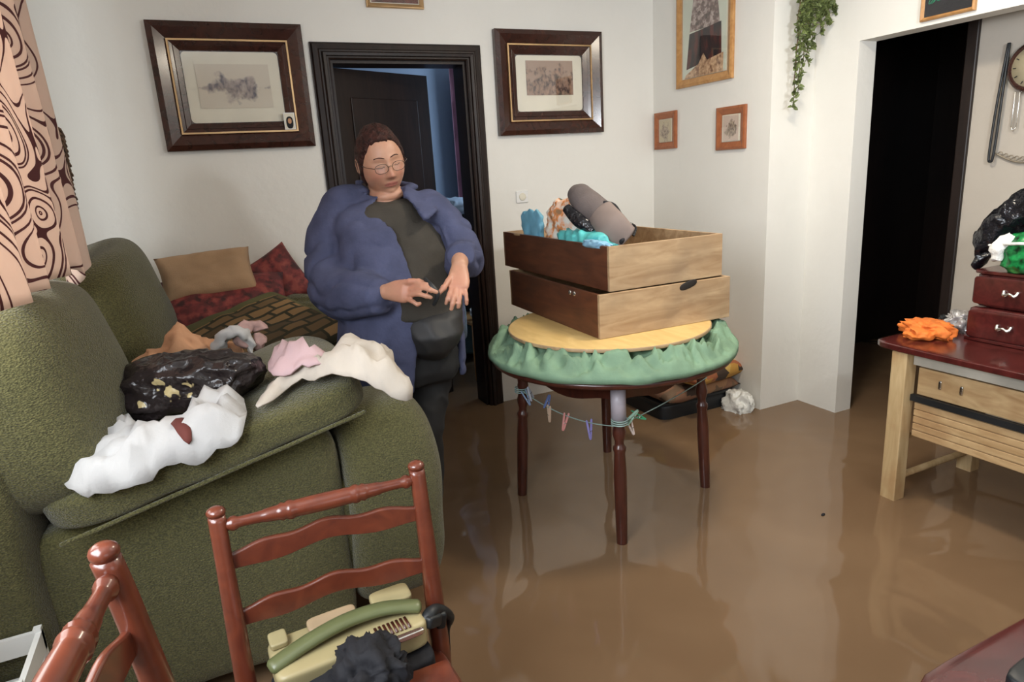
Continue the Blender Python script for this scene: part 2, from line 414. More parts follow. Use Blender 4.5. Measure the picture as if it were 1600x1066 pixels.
def remesh(g, voxel, smooth_it=4, factor=.5):
    """union of closed pieces as one continuous surface; returns a Mesh"""
    me = bpy.data.meshes.new('tmp'); me.from_pydata(g.v, [], g.f); o = bpy.data.objects.new('tmp', me); col.objects.link(o)
    r = o.modifiers.new('r', 'REMESH'); r.mode = 'VOXEL'; r.voxel_size = voxel
    s = o.modifiers.new('s', 'SMOOTH'); s.iterations = smooth_it; s.factor = factor
    dg = bpy.context.evaluated_depsgraph_get(); dg.update()
    out = bpy.data.meshes.new_from_object(o.evaluated_get(dg)); bpy.data.objects.remove(o); bpy.data.meshes.remove(me)
    return out
def mesh_obj(name, me, mat, parent, fn=None):
    inv = parent.matrix_world.inverted() if parent else Matrix.Identity(4)
    if fn:
        me.update()
        ns = [v.normal.copy() for v in me.vertices]
        for v, n_ in zip(me.vertices, ns): v.co = fn(v.co, n_)
    me.transform(inv)
    for p in me.polygons: p.use_smooth = True
    me.materials.clear(); me.materials.append(mat)
    o = bpy.data.objects.new(name, me); col.objects.link(o)
    if parent: o.parent = parent
    return o
def cloth(outline, zfn, thick=.02, fold=.008, fscale=14, seed=0, res=.016, edge=.035, solid=.004, g=None, stretch=(1, 1)):
    """a garment lying on a surface: outline in world XY, zfn gives the support height"""
    P2 = []
    n = len(outline)
    for i in range(n):      # resample + wobble the hem
        a = Vector(outline[i][:2]); b = Vector(outline[(i+1) % n][:2]); k = max(1, int((b-a).length/res))
        for j in range(k): P2.append(a.lerp(b, j/k))
    # smooth the outline
    for _ in range(2): P2 = [(P2[i-1]+P2[i]*2+P2[(i+1) % len(P2)])/4 for i in range(len(P2))]
    xs = [p.x for p in P2]; ys = [p.y for p in P2]
    def dist(p):
        best = 9
        for i in range(0, len(P2)):
            a = P2[i]; b = P2[(i+1) % len(P2)]; d = b-a; t = max(0, min(1, (p-a).dot(d)/max(1e-9, d.dot(d)))); best = min(best, (p-a-d*t).length)
        return best
    def inside(p):
        c = False; j = len(P2)-1
        for i in range(len(P2)):
            a, b = P2[i], P2[j]
            if (a.y > p.y) != (b.y > p.y) and p.x < (b.x-a.x)*(p.y-a.y)/(b.y-a.y)+a.x: c = not c
            j = i
        return c
    pts = list(P2); dd = [0]*len(P2); rr = random.Random(seed)
    y = min(ys)
    while y < max(ys):
        x = min(xs)
        while x < max(xs):
            p = Vector((x+rr.uniform(-.2, .2)*res, y+rr.uniform(-.2, .2)*res))
            if inside(p):
                d = dist(p)
                if d > res*.5: pts.append(p); dd.append(d)
            x += res
        y += res
    ed = [(i, (i+1) % len(P2)) for i in range(len(P2))]
    vv, _, ff, _, _, _ = geometry.delaunay_2d_cdt(pts, ed, [], 1, 1e-6)
    out = []
    for i, p in enumerate(vv):
        d = dd[i] if i < len(dd) else 0
        s = min(1, d/edge); s = s*s*(3-2*s)
        q = (p.x*fscale*stretch[0], p.y*fscale*stretch[1], seed*1.7)
        f_ = (1-abs(noise.noise(Vector(q))*2))*fold*2*(.35+.65*s) + noise.noise(Vector(q)*2.3)*fold*.6
        out.append(Vector((p.x, p.y, zfn(p.x, p.y)+s*thick+max(0, f_)+.004)))
    g = g or G(); g.add(out, [tuple(f) for f in ff]); return g
def blob(g, loc, dims, rot=(0, 0, 0), amp=.15, sc=3, seed=0, n=2.4, seg=18):
    """crumpled bundle"""
    mx = max(dims)
    def fn(p):
        q = p/mx*sc*.95; wv = Vector((noise.noise(q*.8+Vector((seed, 0, 0))), noise.noise(q*.8+Vector((0, seed, 4))), noise.noise(q*.8+Vector((9, 0, seed)))))*1.1
        q = q+wv; d = 1-abs(noise.noise(q+Vector((seed, seed*2, -seed))))*2.4; d2 = 1-abs(noise.noise(q*2.1+Vector((-seed, 3, seed))))*2.4
        return p*(1+amp*(d-.45)*.95+amp*.38*(d2-.45))
    return superbox(g, dims, n, seg, TM(loc, rot), fn)

# ------------------------------------------------------------------ the room
YB, XB, YP, XC, XE, ZF, ZC = 3.651, 2.745, 2.67, 3.04, 3.4, -.10, 2.6
XL, YF = -.68, -2.2
struct('floor', box(G(), -1.0, 5.2, -2.4, 6.2, ZF-.1, ZF), M['floor'])
g = G()
for q in ((XL, XC, YF, YB), (XC, XE, -.2, 3.1), (.74, 1.46, YB, YB+.14), (-.2, 3.4, YB+.14, 5.6), (XE, XE+.12, 2.11, 2.9), (XE+.12, XE+1.6, 1.4, 3.3)):
    v = [(q[0], q[2], 0), (q[1], q[2], 0), (q[1], q[3], 0), (q[0], q[3], 0)]; g.add(v, [(0, 1, 2, 3)])
wt = build('flood_water', g, M['water'], smooth=False); tag(wt, 'muddy brown flood water covering the whole floor', 'water', kind='stuff')
struct('ceiling', box(G(), -1.0, 5.2, -2.4, 6.2, ZC, ZC+.1), M['ceiling'])
g = G()
box(g, XL-.15, .73, YB, YB+.14, ZF, ZC); box(g, 1.47, XB, YB, YB+.14, ZF, ZC); box(g, .73, 1.47, YB, YB+.14, 2.015, ZC)
struct('wall_back', g, M['wall'])
struct('wall_right', box(G(), XB, XC+.13, YP, YB+.14, ZF, ZC), M['wall'])
g = G(); box(g, XC, XC+.12, 2.41, YP, ZF, ZC); box(g, XC, XC+.12, -.2, 2.41, 1.925, ZC); box(g, XC, XC+.12, YF, -.2, ZF, ZC)
struct('wall_right_header', g, M['wall'])
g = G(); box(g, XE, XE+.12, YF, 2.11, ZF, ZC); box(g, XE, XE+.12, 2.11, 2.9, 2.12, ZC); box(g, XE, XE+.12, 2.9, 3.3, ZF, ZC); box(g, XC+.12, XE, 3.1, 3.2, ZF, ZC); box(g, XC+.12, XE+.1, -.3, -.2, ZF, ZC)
struct('wall_recess', g, plaster('header_shade_plaster', (.50, .45, .385)))  # darker wall tone stands in for the shade below the header
# corridor behind the recess doorway, walls coloured near-black to imitate its unlit gloom
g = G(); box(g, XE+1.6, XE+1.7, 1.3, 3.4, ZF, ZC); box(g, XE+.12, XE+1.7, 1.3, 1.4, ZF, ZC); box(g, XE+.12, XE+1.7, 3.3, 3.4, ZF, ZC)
struct('wall_corridor', g, M['black_trim_shade'])
g = G(); box(g, XE-.015, XE+.12, 2.06, 2.115, ZF, 2.16); box(g, XE-.02, XE+.12, 2.9, 2.97, ZF, 2.16); box(g, XE-.015, XE+.12, 2.06, 2.97, 2.10, 2.17)
struct('trim_2', g, M['black_trim_shade'], bevel=.006)
# left wall with window
g = G(); box(g, XL-.15, XL, YF, -.15, ZF, ZC); box(g, XL-.15, XL, 2.45, YB, ZF, ZC); box(g, XL-.15, XL, -.15, 2.45, ZF, 1.12); box(g, XL-.15, XL, -.15, 2.45, 2.35, ZC)
struct('wall_left', g, M['wall'])
def window(name, ax, a0, a1, z0, z1, pos):
    g = G()
    def bb(u0, u1, z0_, z1_, t=.05):
        if ax == 'x': box(g, pos-t, pos, u0, u1, z0_, z1_)
        else: box(g, u0, u1, pos-t, pos, z0_, z1_)
    bb(a0, a1, z0, z0+.05); bb(a0, a1, z1-.05, z1); bb(a0, a0+.05, z0+.05, z1-.05); bb(a1-.05, a1, z0+.05, z1-.05)
    mid = (a0+a1)/2; bb(mid-.04, mid+.04, z0+.05, z1-.05)
    o = struct(name, g, M['white_plastic'])
    g = G()
    if ax == 'x': box(g, pos-.03, pos-.024, a0+.05, a1-.05, z0+.05, z1-.05)
    else: box(g, a0+.05, a1-.05, pos-.03, pos-.024, z0+.05, z1-.05)
    struct('pane', g, M['glass'], o)
window('window_1', 'x', -.15, 2.45, 1.12, 2.35, XL-.05)
g = G(); box(g, XL-.15, .2, YF-.14, YF, ZF, ZC); box(g, 2.0, 5.2, YF-.14, YF, ZF, ZC); box(g, .2, 2.0, YF-.14, YF, ZF, .85); box(g, .2, 2.0, YF-.14, YF, 2.25, ZC)
struct('wall_front', g, M['wall'])
window('window_2', 'y', .2, 2.0, .85, 2.25, YF-.06)
# bedroom beyond the door
g = G(); box(g, -.2, 4.0, 5.6, 5.7, ZF, ZC); box(g, -.3, -.2, YB+.14, 5.7, ZF, ZC); box(g, 3.4, 3.5, YB+.14, 5.7, ZF, ZC)
struct('wall_bedroom', g, M['wall_blue'])
# door casing: three stepped mouldings, then jambs
g = G(); x0, x1, zt = .73, 1.47, 2.015
prof = [(0, 0), (0, .020), (.008, .026), (.016, .026), (.020, .038), (.034, .040), (.042, .030), (.050, .030), (.056, .024), (.080, .022), (.088, .014), (.092, .014), (.092, 0)]
v = []; f = []; n = len(prof)
for (sx, sz, px, pz) in ((-1, 0, x0, ZF), (-1, 1, x0, zt), (1, 1, x1, zt), (1, 0, x1, ZF)):
    for (o_, d) in prof: v.append((px+sx*o_, YB-d, pz+sz*o_*.9))
for i in range(3):
    for k in range(n-1): a = i*n+k; f.append((a, a+1, a+n+1, a+n))
g.add(v, f)
box(g, .722, .745, YB, YB+.15, ZF, 2.0); box(g, 1.455, 1.478, YB, YB+.15, ZF, 2.0); box(g, .722, 1.478, YB, YB+.15, 2.0, 2.02)
struct('trim_1', g, M['door_brown'])
hinge = Vector((.755, YB+.10, 0)); ang = math.atan2(4.02-(YB+.10), 1.34-.755)
dl = struct('door_1', box(G(), 0, .68, 0, .035, ZF+.01, 1.995).xf(Matrix.Translation(hinge) @ Matrix.Rotation(ang, 4, 'Z')), M['door_brown'], bevel=.003)
g = G(); 
for z0, z1 in ((.12, .85), (1.0, 1.85)): box(g, .10, .58, -.008, 0, z0, z1)
g.xf(Matrix.Translation(hinge) @ Matrix.Rotation(ang, 4, 'Z')); struct('panel', g, M['door_brown'], dl, bevel=.006)
g = G(); tube(g, [(.62, -.03, 1.0), (.55, -.05, 1.0), (.52, -.05, 1.0)], .009); lathe(g, [(.022, 0), (.022, .012)], 20, TM((.62, -.002, 1.0), (PI/2, 0, 0)))
g.xf(Matrix.Translation(hinge) @ Matrix.Rotation(ang, 4, 'Z')); struct('door_handle', g, M['metal'], dl, smooth=True)

# wall socket
s_ = empty('wall_socket', (1.775, YB-.004, 1.26), 'small white wall socket between the bedroom door and the stacked drawers', 'socket')
build('cover_plate', box(G(), 1.735, 1.815, YB-.010, YB-.001, 1.225, 1.295), M['white_plastic'], s_, False, bevel=.004)
build('socket_insert', lathe(G(), [(.022, 0), (.022, .004), (.018, .006)], 20, TM((1.775, YB-.009, 1.26), (PI/2, 0, 0))), M['mat_board'], s_)

# ceiling lamp (out of the picture, gives the warm light)
l_ = empty('ceiling_lamp', (1.9, 1.75, 2.5), 'round ceiling lamp above the middle of the room', 'lamp')
build('canopy', lathe(G(), [(.06, 2.56), (.07, 2.60)], 24, TM((1.9, 1.75, 0))), M['white_plastic'], l_)
build('shade', lathe(G(), [(.13, 2.46), (.16, 2.49), (.15, 2.53), (.06, 2.56)], 28, TM((1.9, 1.75, 0))), M['white_plastic'], l_)

# ------------------------------------------------------------------ pictures
def framed(name, label, axis, a0, a1, z0, z1, fw, mats, matw=0, photo=None, depth=.03, bead=None, tilt=0, group=None, glassy=True, pm=None, cat='picture'):
    """axis 'y': hangs on the back wall (a = x); axis 'x': hangs on a wall facing -x (a = y)"""
    W = a1-a0; Hh = z1-z0; ca = (a0+a1)/2; cz = (z0+z1)/2
    if axis == 'y': Mx = Matrix.Translation((ca, YB-.001, cz))
    else: Mx = Matrix.Translation((pm if pm else XB-.001, ca, cz)) @ Matrix.Rotation(-PI/2, 4, 'Z')
    if tilt: Mx = Mx @ Matrix.Rotation(tilt, 4, 'Y')
    o = bpy.data.objects.new(name, None); col.objects.link(o); o.matrix_world = Mx; tag(o, label, cat, group)
    def rect(w0, h0, w1, h1, d0, d1):
        g = G()   # mitred ring, outer half sizes w0,h0 to inner w1,h1, depth d0 outer d1 inner
        v = []
        for (sx, sz) in ((-1, -1), (1, -1), (1, 1), (-1, 1)):
            v += [(sx*w0, 0, sz*h0), (sx*w0, -d0, sz*h0), (sx*w1, -d1, sz*h1), (sx*w1, 0, sz*h1)]
        f = []
        for i in range(4):
            j = (i+1) % 4
            for k in range(4): a = i*4+k; b = i*4+(k+1) % 4; c = j*4+(k+1) % 4; d = j*4+k; f.append((a, b, c, d))
        return g.add([Mx @ Vector(p) for p in v], f)
    hw, hh = W/2, Hh/2
    if bead:
        b0 = bead
        g = rect(hw, hh, hw-b0*.35, hh-b0*.35, depth*.75, depth); 
        g2 = rect(hw-b0*.35, hh-b0*.35, hw-b0, hh-b0, depth, depth*.55); g.add(g2.v, g2.f)
        build('outer_frame', g, mats[0], o, False, bevel=.002)
        build('gilt_bead', rect(hw-b0, hh-b0, hw-b0-.008, hh-b0-.008, depth*.75, depth*.75), mats[1], o, False)
        g = rect(hw-b0-.008, hh-b0-.008, hw-(b0+fw)/2, hh-(b0+fw)/2, depth*.6, depth*.45); g2 = rect(hw-(b0+fw)/2, hh-(b0+fw)/2, hw-fw, hh-fw, depth*.55, depth*.3); g.add(g2.v, g2.f)
        build('inner_frame', g, mats[0], o, False, bevel=.0015)
    else:
        g = rect(hw, hh, hw-fw*.3, hh-fw*.3, depth*.8, depth); g2 = rect(hw-fw*.3, hh-fw*.3, hw-fw, hh-fw, depth, depth*.4); g.add(g2.v, g2.f)
        build('outer_frame', g, mats[0], o, False, bevel=.0015)
    def plate(nm, w0, h0, dx, dz, d, mat, r=0):
        g = G(); v = []; k = 6 if r else 1
        for (sx, sz, a0_) in ((1, 1, 0), (-1, 1, PI/2), (-1, -1, PI), (1, -1, 1.5*PI)):
            for i in range(k):
                a = a0_+PI/2*i/max(1, k-1); v.append((dx+sx*(w0-r)+(r*math.cos(a) if r else 0), dz+sz*(h0-r)+(r*math.sin(a) if r else 0)))
        n = len(v); vs = [Mx @ Vector((x, -d, z)) for x, z in v]+[Mx @ Vector((x, -d+.0015, z)) for x, z in v]
        g.add(vs, [tuple(range(n)), tuple(range(2*n-1, n-1, -1))]+[(i, (i+1) % n, n+(i+1) % n, n+i) for i in range(n)])
        return build(nm, g, mat, o, False)
    iw, ih = hw-fw, hh-fw
    plate('backing_board', iw+.004, ih+.004, 0, 0, .004, M['frame_dark'] if bead else M['mat_board'])
    if matw is not None: plate('mat_board', iw-.002, ih-.002, 0, 0, .007, M['mat_board'], .02 if bead else 0)
    pw, ph, dx, dz, pmt = photo
    plate('photo_print', pw/2, ph/2, dx, dz, .010, pmt)
    if glassy: plate('glass', iw+.002, ih+.002, 0, 0, .0135, M['glass'])
    return o, Mx
def photo_mat(name, sky, land, dark, seed, horizon=.0, scale=18, warm=.5, ax=0, vig=(.12, .07)):
    """an old landscape print: pale sky, dark middle band of trees and people, paler ground"""
    m, t, b = principled(name); co = coords(t); s = N(t, 'ShaderNodeSeparateXYZ'); L(t, co, s.inputs[0])
    n = N(t, 'ShaderNodeTexNoise', Scale=scale, Detail=5); L(t, coords(t, loc=(seed, seed*.3, seed*.6)), n.inputs['Vector'])
    n2 = N(t, 'ShaderNodeTexNoise', Scale=scale*3, Detail=4); L(t, coords(t, (1, 1, .6), loc=(seed, 0, 0)), n2.inputs['Vector'])
    zz = math_(t, 'DIVIDE', math_(t, 'ABSOLUTE', math_(t, 'SUBTRACT', s.outputs[2], horizon)), vig[1])
    xx = math_(t, 'POWER', math_(t, 'ABSOLUTE', math_(t, 'DIVIDE', s.outputs[0], vig[0])), 2.5)
    f = math_(t, 'SUBTRACT', math_(t, 'ADD', 1.0, math_(t, 'MULTIPLY', math_(t, 'SUBTRACT', n.outputs[0], .5), 3.2)), math_(t, 'ADD', zz, xx))
    body = ramp(t, n2.outputs[0], [(.38, dark), (.52, land), (.68, tuple(min(1, x*1.5) for x in land))])
    L(t, mix(t, ramp(t, f, [(.1, (0, 0, 0)), (.45, (1, 1, 1))]), sky, body), b.inputs['Base Color'])
    b.inputs['Roughness'].default_value = .6; return m
pa = photo_mat('faded_group_photograph', (.62, .56, .46), (.30, .25, .23), (.10, .09, .12), 3, -.0, 14, vig=(.17, .055))
pb = photo_mat('sepia_village_photograph', (.33, .22, .16), (.22, .13, .09), (.045, .02, .015), 9, -.03, 20, vig=(.30, .12))
f1, F1M = framed('picture', 'large dark framed faded photograph hanging left of the bedroom door', 'y', -.08, .605, 1.598, 2.172, .125, (M['frame_dark'], M['gilt']), 0, (.33, .20, -.0, .005, pa), .045, .075)
framed('picture', 'dark framed sepia village photograph hanging right of the bedroom door', 'y', 1.645, 2.346, 1.612, 2.183, .13, (M['frame_dark'], M['gilt']), 0, (.31, .19, .0, .03, pb), .045, .075)
# small passport photo tucked in the corner of the left frame
pmini = photo_mat('tiny_portrait_print', (.62, .60, .58), (.03, .02, .02), (.02, .015, .015), 5, .0, 40, vig=(.016, .03))
g = box(G(), .465, .518, YB-.036, YB-.034, 1.682, 1.762); p_ = build('portrait_photo', g, M['white_plastic'], smooth=False, origin=(.4915, YB-.035, 1.722)); tag(p_, 'tiny portrait photo tucked in the corner of the large dark frame', 'photo')
p2 = build('portrait', box(G(), .469, .514, YB-.0375, YB-.036, 1.686, 1.758), M['mat_board'], p_, False)
build('hair_shape', superbox(G(), (.034, .002, .058), 2.5, 8, TM((.4915, YB-.038, 1.715))), M['black_cloth'], p_)
build('face_shape', superbox(G(), (.018, .002, .026), 2.2, 8, TM((.4915, YB-.0392, 1.722))), M['peach_cloth'], p_)
dk = photo_mat('dark_gold_frame_print', (.72, .70, .66), (.12, .03, .02), (.05, .015, .01), 2, -.10, 8, vig=(.2, .05))
framed('picture', 'gold framed picture hanging above the bedroom door', 'y', .949, 1.255, 2.268, 2.52, .022, (M['gilt'],), 0, (.25, .20, 0, 0, dk), .02)
tower = simple('pale_green_print_paper', (.62, .66, .55), .6, .05)
oT, MT = framed('picture', 'tall oak framed picture of a dark and red building high on the right wall', 'x', 2.938, 3.405, 1.83, 2.50, .045, (M['oak'],), 0, (.355, .56, 0, -.0, tower), .022)
def flat(nm, pts, d, mat, par, Mx):
    n = len(pts); g = G(); g.add([Mx @ Vector((x, -d, z)) for x, z in pts]+[Mx @ Vector((x, -d+.0006, z)) for x, z in pts], [tuple(range(n)), tuple(range(2*n-1, n-1, -1))]+[(i, (i+1) % n, n+(i+1) % n, n+i) for i in range(n)])
    return build(nm, g, mat, par, False, weld=False)
stone = print_mat('grey_stone_print', (.50, .42, .38), (.10, .08, .07), (.24, .17, .15), 45, 3, .5)
darkred = print_mat('dark_red_crowd_print', (.10, .02, .015), (.008, .007, .010), (.03, .012, .012), 30, 5, .52, (1, 1, .35))
warmg = print_mat('warm_ground_print', (.62, .42, .26), (.16, .07, .04), (.45, .28, .16), 40, 6, .5)
flat('arch_shape', [(-.12, -.04), (.13, -.04), (.105, .12), (.06, .22), (-.02, .26), (-.08, .18)], .0108, stone, oT, MT)
flat('dark_shape', [(-.145, -.24), (.145, -.20), (.14, -.03), (-.12, -.05)], .0114, darkred, oT, MT)
flat('ground_shape', [(-.16, -.288), (.16, -.288), (.16, -.19), (.03, -.21), (-.0, -.17), (-.04, -.22), (-.15, -.27)], .0119, warmg, oT, MT)
def small(a0, a1, z0, z1, label, seed, c):
    p = photo_mat('small_print', c, (.34, .27, .20), (.17, .12, .10), seed, -.01, 30, vig=(.05, .05))
    framed('picture', label, 'x', a0, a1, z0, z1, .042, (M['red_frame'],), 0, (.115, .135, 0, .0, p), .018)
small(2.832, 3.058, 1.457, 1.686, 'small orange-brown framed print nearest the right pillar, below the tall oak frame', 11, (.60, .48, .40))
small(3.41, 3.625, 1.489, 1.712, 'small orange-brown framed print close to the room corner on the right wall', 13, (.50, .42, .28))
# black panel with green script over the recess
o, Mx = framed('picture', 'pale framed black picture with green script on the beam over the recess', 'x', 1.868, 2.102, 1.943, 2.16, .018, (M['oak'],), None, (.215, .19, 0, 0, M['black_cloth']), .02, pm=XC-.001)
g = G()
for k in range(7):
    pts = []
    for i in range(14):
        a = i/13*2*PI*1.4; pts.append(Mx @ Vector((-.075+k*.022+.012*math.cos(a)+.001*i, -.0128, -.03+.012*math.sin(a*1.3+k)+.004*k)))
    tube(g, pts, .0014, 5)
gm = simple('green_script_ink', (.04, .30, .16), .5); build('script', g, gm, o)

# ------------------------------------------------------------------ wall clock in the recess
ck = empty('wall_clock', (XE-.02, 1.80, 1.58), 'black wire wall clock with pendulum rods on the recess wall', 'clock')
g = G(); xk = XE-.03
loop = [(xk, 1.917, 1.83), (xk, 1.935, 1.60), (xk, 1.945, 1.36), (xk, 1.937, 1.325), (xk, 1.925, 1.36), (xk, 1.918, 1.60), (xk, 1.912, 1.83)]
pp, _ = smooth_path(loop, [.004]*7, 4); tube(g, pp, .0055, 8)
g2 = [(p.x, 3.58-p.y, p.z) for p in pp]; tube(g, g2, .0055, 8)
build('side_scroll', g, M['black_rubber'], ck)
lathe_m = TM((XE-.01, 1.80, 1.72), (0, -PI/2, 0))
build('clock_case', lathe(G(), [(.105, 0), (.11, .02), (.10, .035), (.088, .03)], 32, lathe_m), M['frame_dark'], ck)
build('dial', lathe(G(), [(.086, .028), (.086, .031)], 32, lathe_m), simple('aged_clock_dial', (.50, .44, .30), .5), ck)
g = G(); tube(g, [(XE-.045, 1.80, 1.72), (XE-.045, 1.83, 1.76)], .003, 6); tube(g, [(XE-.045, 1.80, 1.72), (XE-.045, 1.79, 1.79)], .0025, 6); build('hand', g, M['black_rubber'], ck)
g = G()
for i in range(12):
    a = i*PI/6; tube(g, [(XE-.044, 1.80+.068*math.cos(a), 1.72+.068*math.sin(a)), (XE-.044, 1.80+.078*math.cos(a), 1.72+.078*math.sin(a))], .0022, 5)
build('hour_marks', g, M['black_rubber'], ck)['kind'] = 'stuff'
g = G()
for yy in (1.87, 1.85, 1.81): tube(g, [(XE-.02, yy, 1.62), (XE-.02, yy, 1.47)], .0028, 6)
tube(g, [(XE-.02, 1.87, 1.47), (XE-.02, 1.86, 1.455), (XE-.02, 1.85, 1.47)], .0028, 6)
build('pendulum_rod', g, M['metal'], ck)
g = G(); pts = [(XE-.015, 1.925-.25*i/20, 1.36-.045*math.sin(PI*i/20)) for i in range(21)]; tube(g, pts, .004, 6)
for i in range(10): 
    c = Vector((XE-.015, 1.905-.024*i, 1.362-.03*math.sin(PI*(i+.5)/10))); tube(g, [c+Vector((0, .009*math.cos(a*PI/4), .009*math.sin(a*PI/4))) for a in range(9)], .0022, 5)
build('lace_border', g, simple('tarnished_metal', (.30, .26, .2), .4, metal=.5), ck)

# ------------------------------------------------------------------ trailing plant
pl = empty('trailing_plant', (2.93, 2.66, 2.38), 'dusty green trailing plant hanging down the pillar beside the recess', 'plant')
build('wall_pot', lathe(G(), [(.05, 2.30), (.07, 2.36), (.08, 2.44), (.075, 2.45)], 20, TM((2.92, 2.585, 0))), simple('terracotta_pot', (.4, .16, .08), .7), pl)
rnd = random.Random(4); gs = G(); gl = G()
def leaf(g, p, d, s):
    d = d.normalized(); sd = d.cross(Vector((rnd.uniform(-1, 1), rnd.uniform(-1, 1), rnd.uniform(-.2, 1)))).normalized(); up = d.cross(sd)
    pts = [(0, 0), (.3, .32), (.65, .26), (1, 0), (.65, -.26), (.3, -.32)]
    g.add([p+d*s*a+sd*s*b+up*s*(abs(b)*.3-.12*a*a) for a, b in pts], [(0, 1, 2, 3), (0, 3, 4, 5)])
TOPP = Vector((2.90, 2.60, 2.44))
for (px, py) in ((1238, 168), (1246, 150), (1240, 128), (1252, 118), (1262, 100), (1256, 80), (1270, 72), (1284, 52), (1296, 40), (1310, 22), (1262, 60), (1248, 40), (1258, 20), (1278, 30), (1304, 10), (1290, 20), (1266, 35)):
    e = onY(px, py, 2.60-.0006*(px-1238)); mid = onY(1262+(px-1262)*.5, 0, 2.58); pts = []; k = 16
    for i in range(k+1):
        t = i/k; p = TOPP.lerp(mid, t*3) if t < .333 else mid.lerp(e, (t-.333)/.667)
        pts.append(p+Vector((rnd.uniform(-.007, .007), rnd.uniform(-.006, .004), 0)))
    tube(gs, pts, .0022, 5)
    for i in range(k*4):
        t = rnd.random()**.8*k; i0 = min(k-1, int(t)); p = pts[i0].lerp(pts[i0+1], t-i0); leaf(gl, p, Vector((rnd.uniform(-1, .6), rnd.uniform(-1, .2), rnd.uniform(-1, .5))), rnd.uniform(.018, .034))
build('stem', gs, M['stem'], pl); build('foliage', gl, M['leaf'], pl, False, weld=False, solid=.0008)

# ------------------------------------------------------------------ curtain
g = G(); g.uv = []; nu, nv = 150, 46; Y0, Y1 = 1.22, 2.78
for i in range(nu+1):
    for j in range(nv+1):
        t = i/nu; s = j/nv; y = Y0+(Y1-Y0)*t
        zb = 1.205 if y < 2.42 else 1.205-.10*min(1, (y-2.42)/.12)
        z = 2.42-(2.42-zb)*s
        am = .018+.016*s
        x = -.42+.03*s+am*math.sin(y*26+.5*math.sin(y*5)+.8*s)+.008*math.sin(y*61+s*3)
        yy = y + (.05*s*(1-s) if t > .8 else 0)*(t-.8)*5 - .06*max(0, s-.75)*4*max(0, t-.8)*5*.5
        g.v.append(Vector((x, yy, z))); g.uv.append((y*1.12+.2, z*1.0))
for i in range(nu):
    for j in range(nv):
        a = i*(nv+1)+j; g.f.append((a, a+1, a+nv+2, a+nv+1))
cu = empty('curtain', (-.405, 1.9, 1.2), 'pale curtain with maroon ring pattern hanging at the left window above the sofa', 'curtain')
build('curtain_panel', g, M['curtain'], cu, weld=False, solid=.0015)
g = G(); tube(g, [(-.40, .6, 2.45), (-.40, 3.3, 2.45)], .014, 12); build('curtain_rod', g, M['mahogany'], cu)
g = G(); rnd = random.Random(7)
for i in range(34):   # tassel fringe down the free edge
    z = 1.66-.56*i/34; x = -.40; y = 2.80-.004*i; 
    tube(g, [(x, y, z), (x+.015, y+.04+rnd.uniform(0, .03), z-.010), (x+.020, y+.06+rnd.uniform(0, .04), z-.035)], .0055, 5)
build('fringe', g, simple('dark_tassel_thread', (.12, .07, .04), .8, .6, 60), cu)

# ------------------------------------------------------------------ sofa
so = empty('sofa', (0, 2.6, ZF), 'green upholstered sofa under the curtained window, loaded with clothes', 'sofa')
def warp(amp, sc, seed=0): return lambda p: p+Vector((nz(p, sc, seed), nz(p, sc, seed+5), nz(p, sc, seed+9)))*amp
g = superbox(G(), (1.17, 1.55, .40), 9, 20, TM((-.065, 2.62, .40)), warp(.01, 4)); build('seat_base', g, M['sofa'], so)
g = superbox(G(), (.20, 1.75, .90), 7, 20, TM((-.565, 2.6, .62)), warp(.012, 4)); build('back_frame', g, M['sofa'], so)
# near arm: long side panel whose top rises gently to a padded front roll
def armfn(p):
    q = p.copy(); q.z += .085*(q.x/.45)*max(0, (q.z+.27)/.54); return q+Vector((nz(p, 4), nz(p, 4, 3), nz(p, 4, 7)))*.012
g = superbox(G(), (.92, .26, .62), 9, 24, TM((-.20, 1.93, .37)), armfn); build('arm', g, M['sofa'], so)
def rollfn(p):
    q = p.copy(); t = (q.z+.30)/.60
    q.x += .045*math.sin(t*2.4)-.012; q.x *= 1+.0*t
    return q+Vector((nz(p, 5, 2), nz(p, 5, 4), nz(p, 5, 8)))*.012
g = superbox(G(), (.31, .34, .66), 4.2, 24, TM((.388, 1.96, .455), (0, R(-3), 0)), rollfn); build('arm_front', g, M['sofa'], so)
g = superbox(G(), (1.10, .24, .56), 5, 20, TM((-.05, 3.38, .52)), warp(.012, 4)); build('arm', g, M['sofa'], so)
g = superbox(G(), (.95, 1.10, .19), 5, 20, TM((-.0, 2.72, .66)), warp(.012, 4)); build('seat_cushion', g, M['sofa'], so)
def back_cush(c, dims, rot, seed):
    def fn(p):
        q = p+Vector((nz(p, 4, seed), nz(p, 4, seed+3), nz(p, 5, seed+7)))*.022
        q.x += .02*math.cos(p.y/dims[1]*PI*2)*math.cos(p.z/dims[2]*PI); return q
    return superbox(G(), dims, 3.3, 26, TM(c, rot), fn)
def creases(g, amp=.006): return g
build('back_cushion', back_cush((-.445, 2.06, .93), (.36, .66, .58), (0, R(-9), 0), 1), M['sofa'], so)
build('back_cushion', back_cush((-.33, 2.93, .99), (.30, .72, .50), (R(3), R(-11), R(-3)), 5), M['sofa'], so)
g = G()
for x in (-.5, .42):
    for y in (1.92, 3.3): box(g, x-.03, x+.03, y-.03, y+.03, ZF, .22)
gs_ = G()
for i, (x, y) in enumerate(((-.5, 1.92), (.40, 1.95), (-.5, 3.3), (.40, 3.3))):
    build('leg', box(G(), x-.03, x+.03, y-.03, y+.03, ZF, .24), M['mahogany'], so, False, bevel=.004)

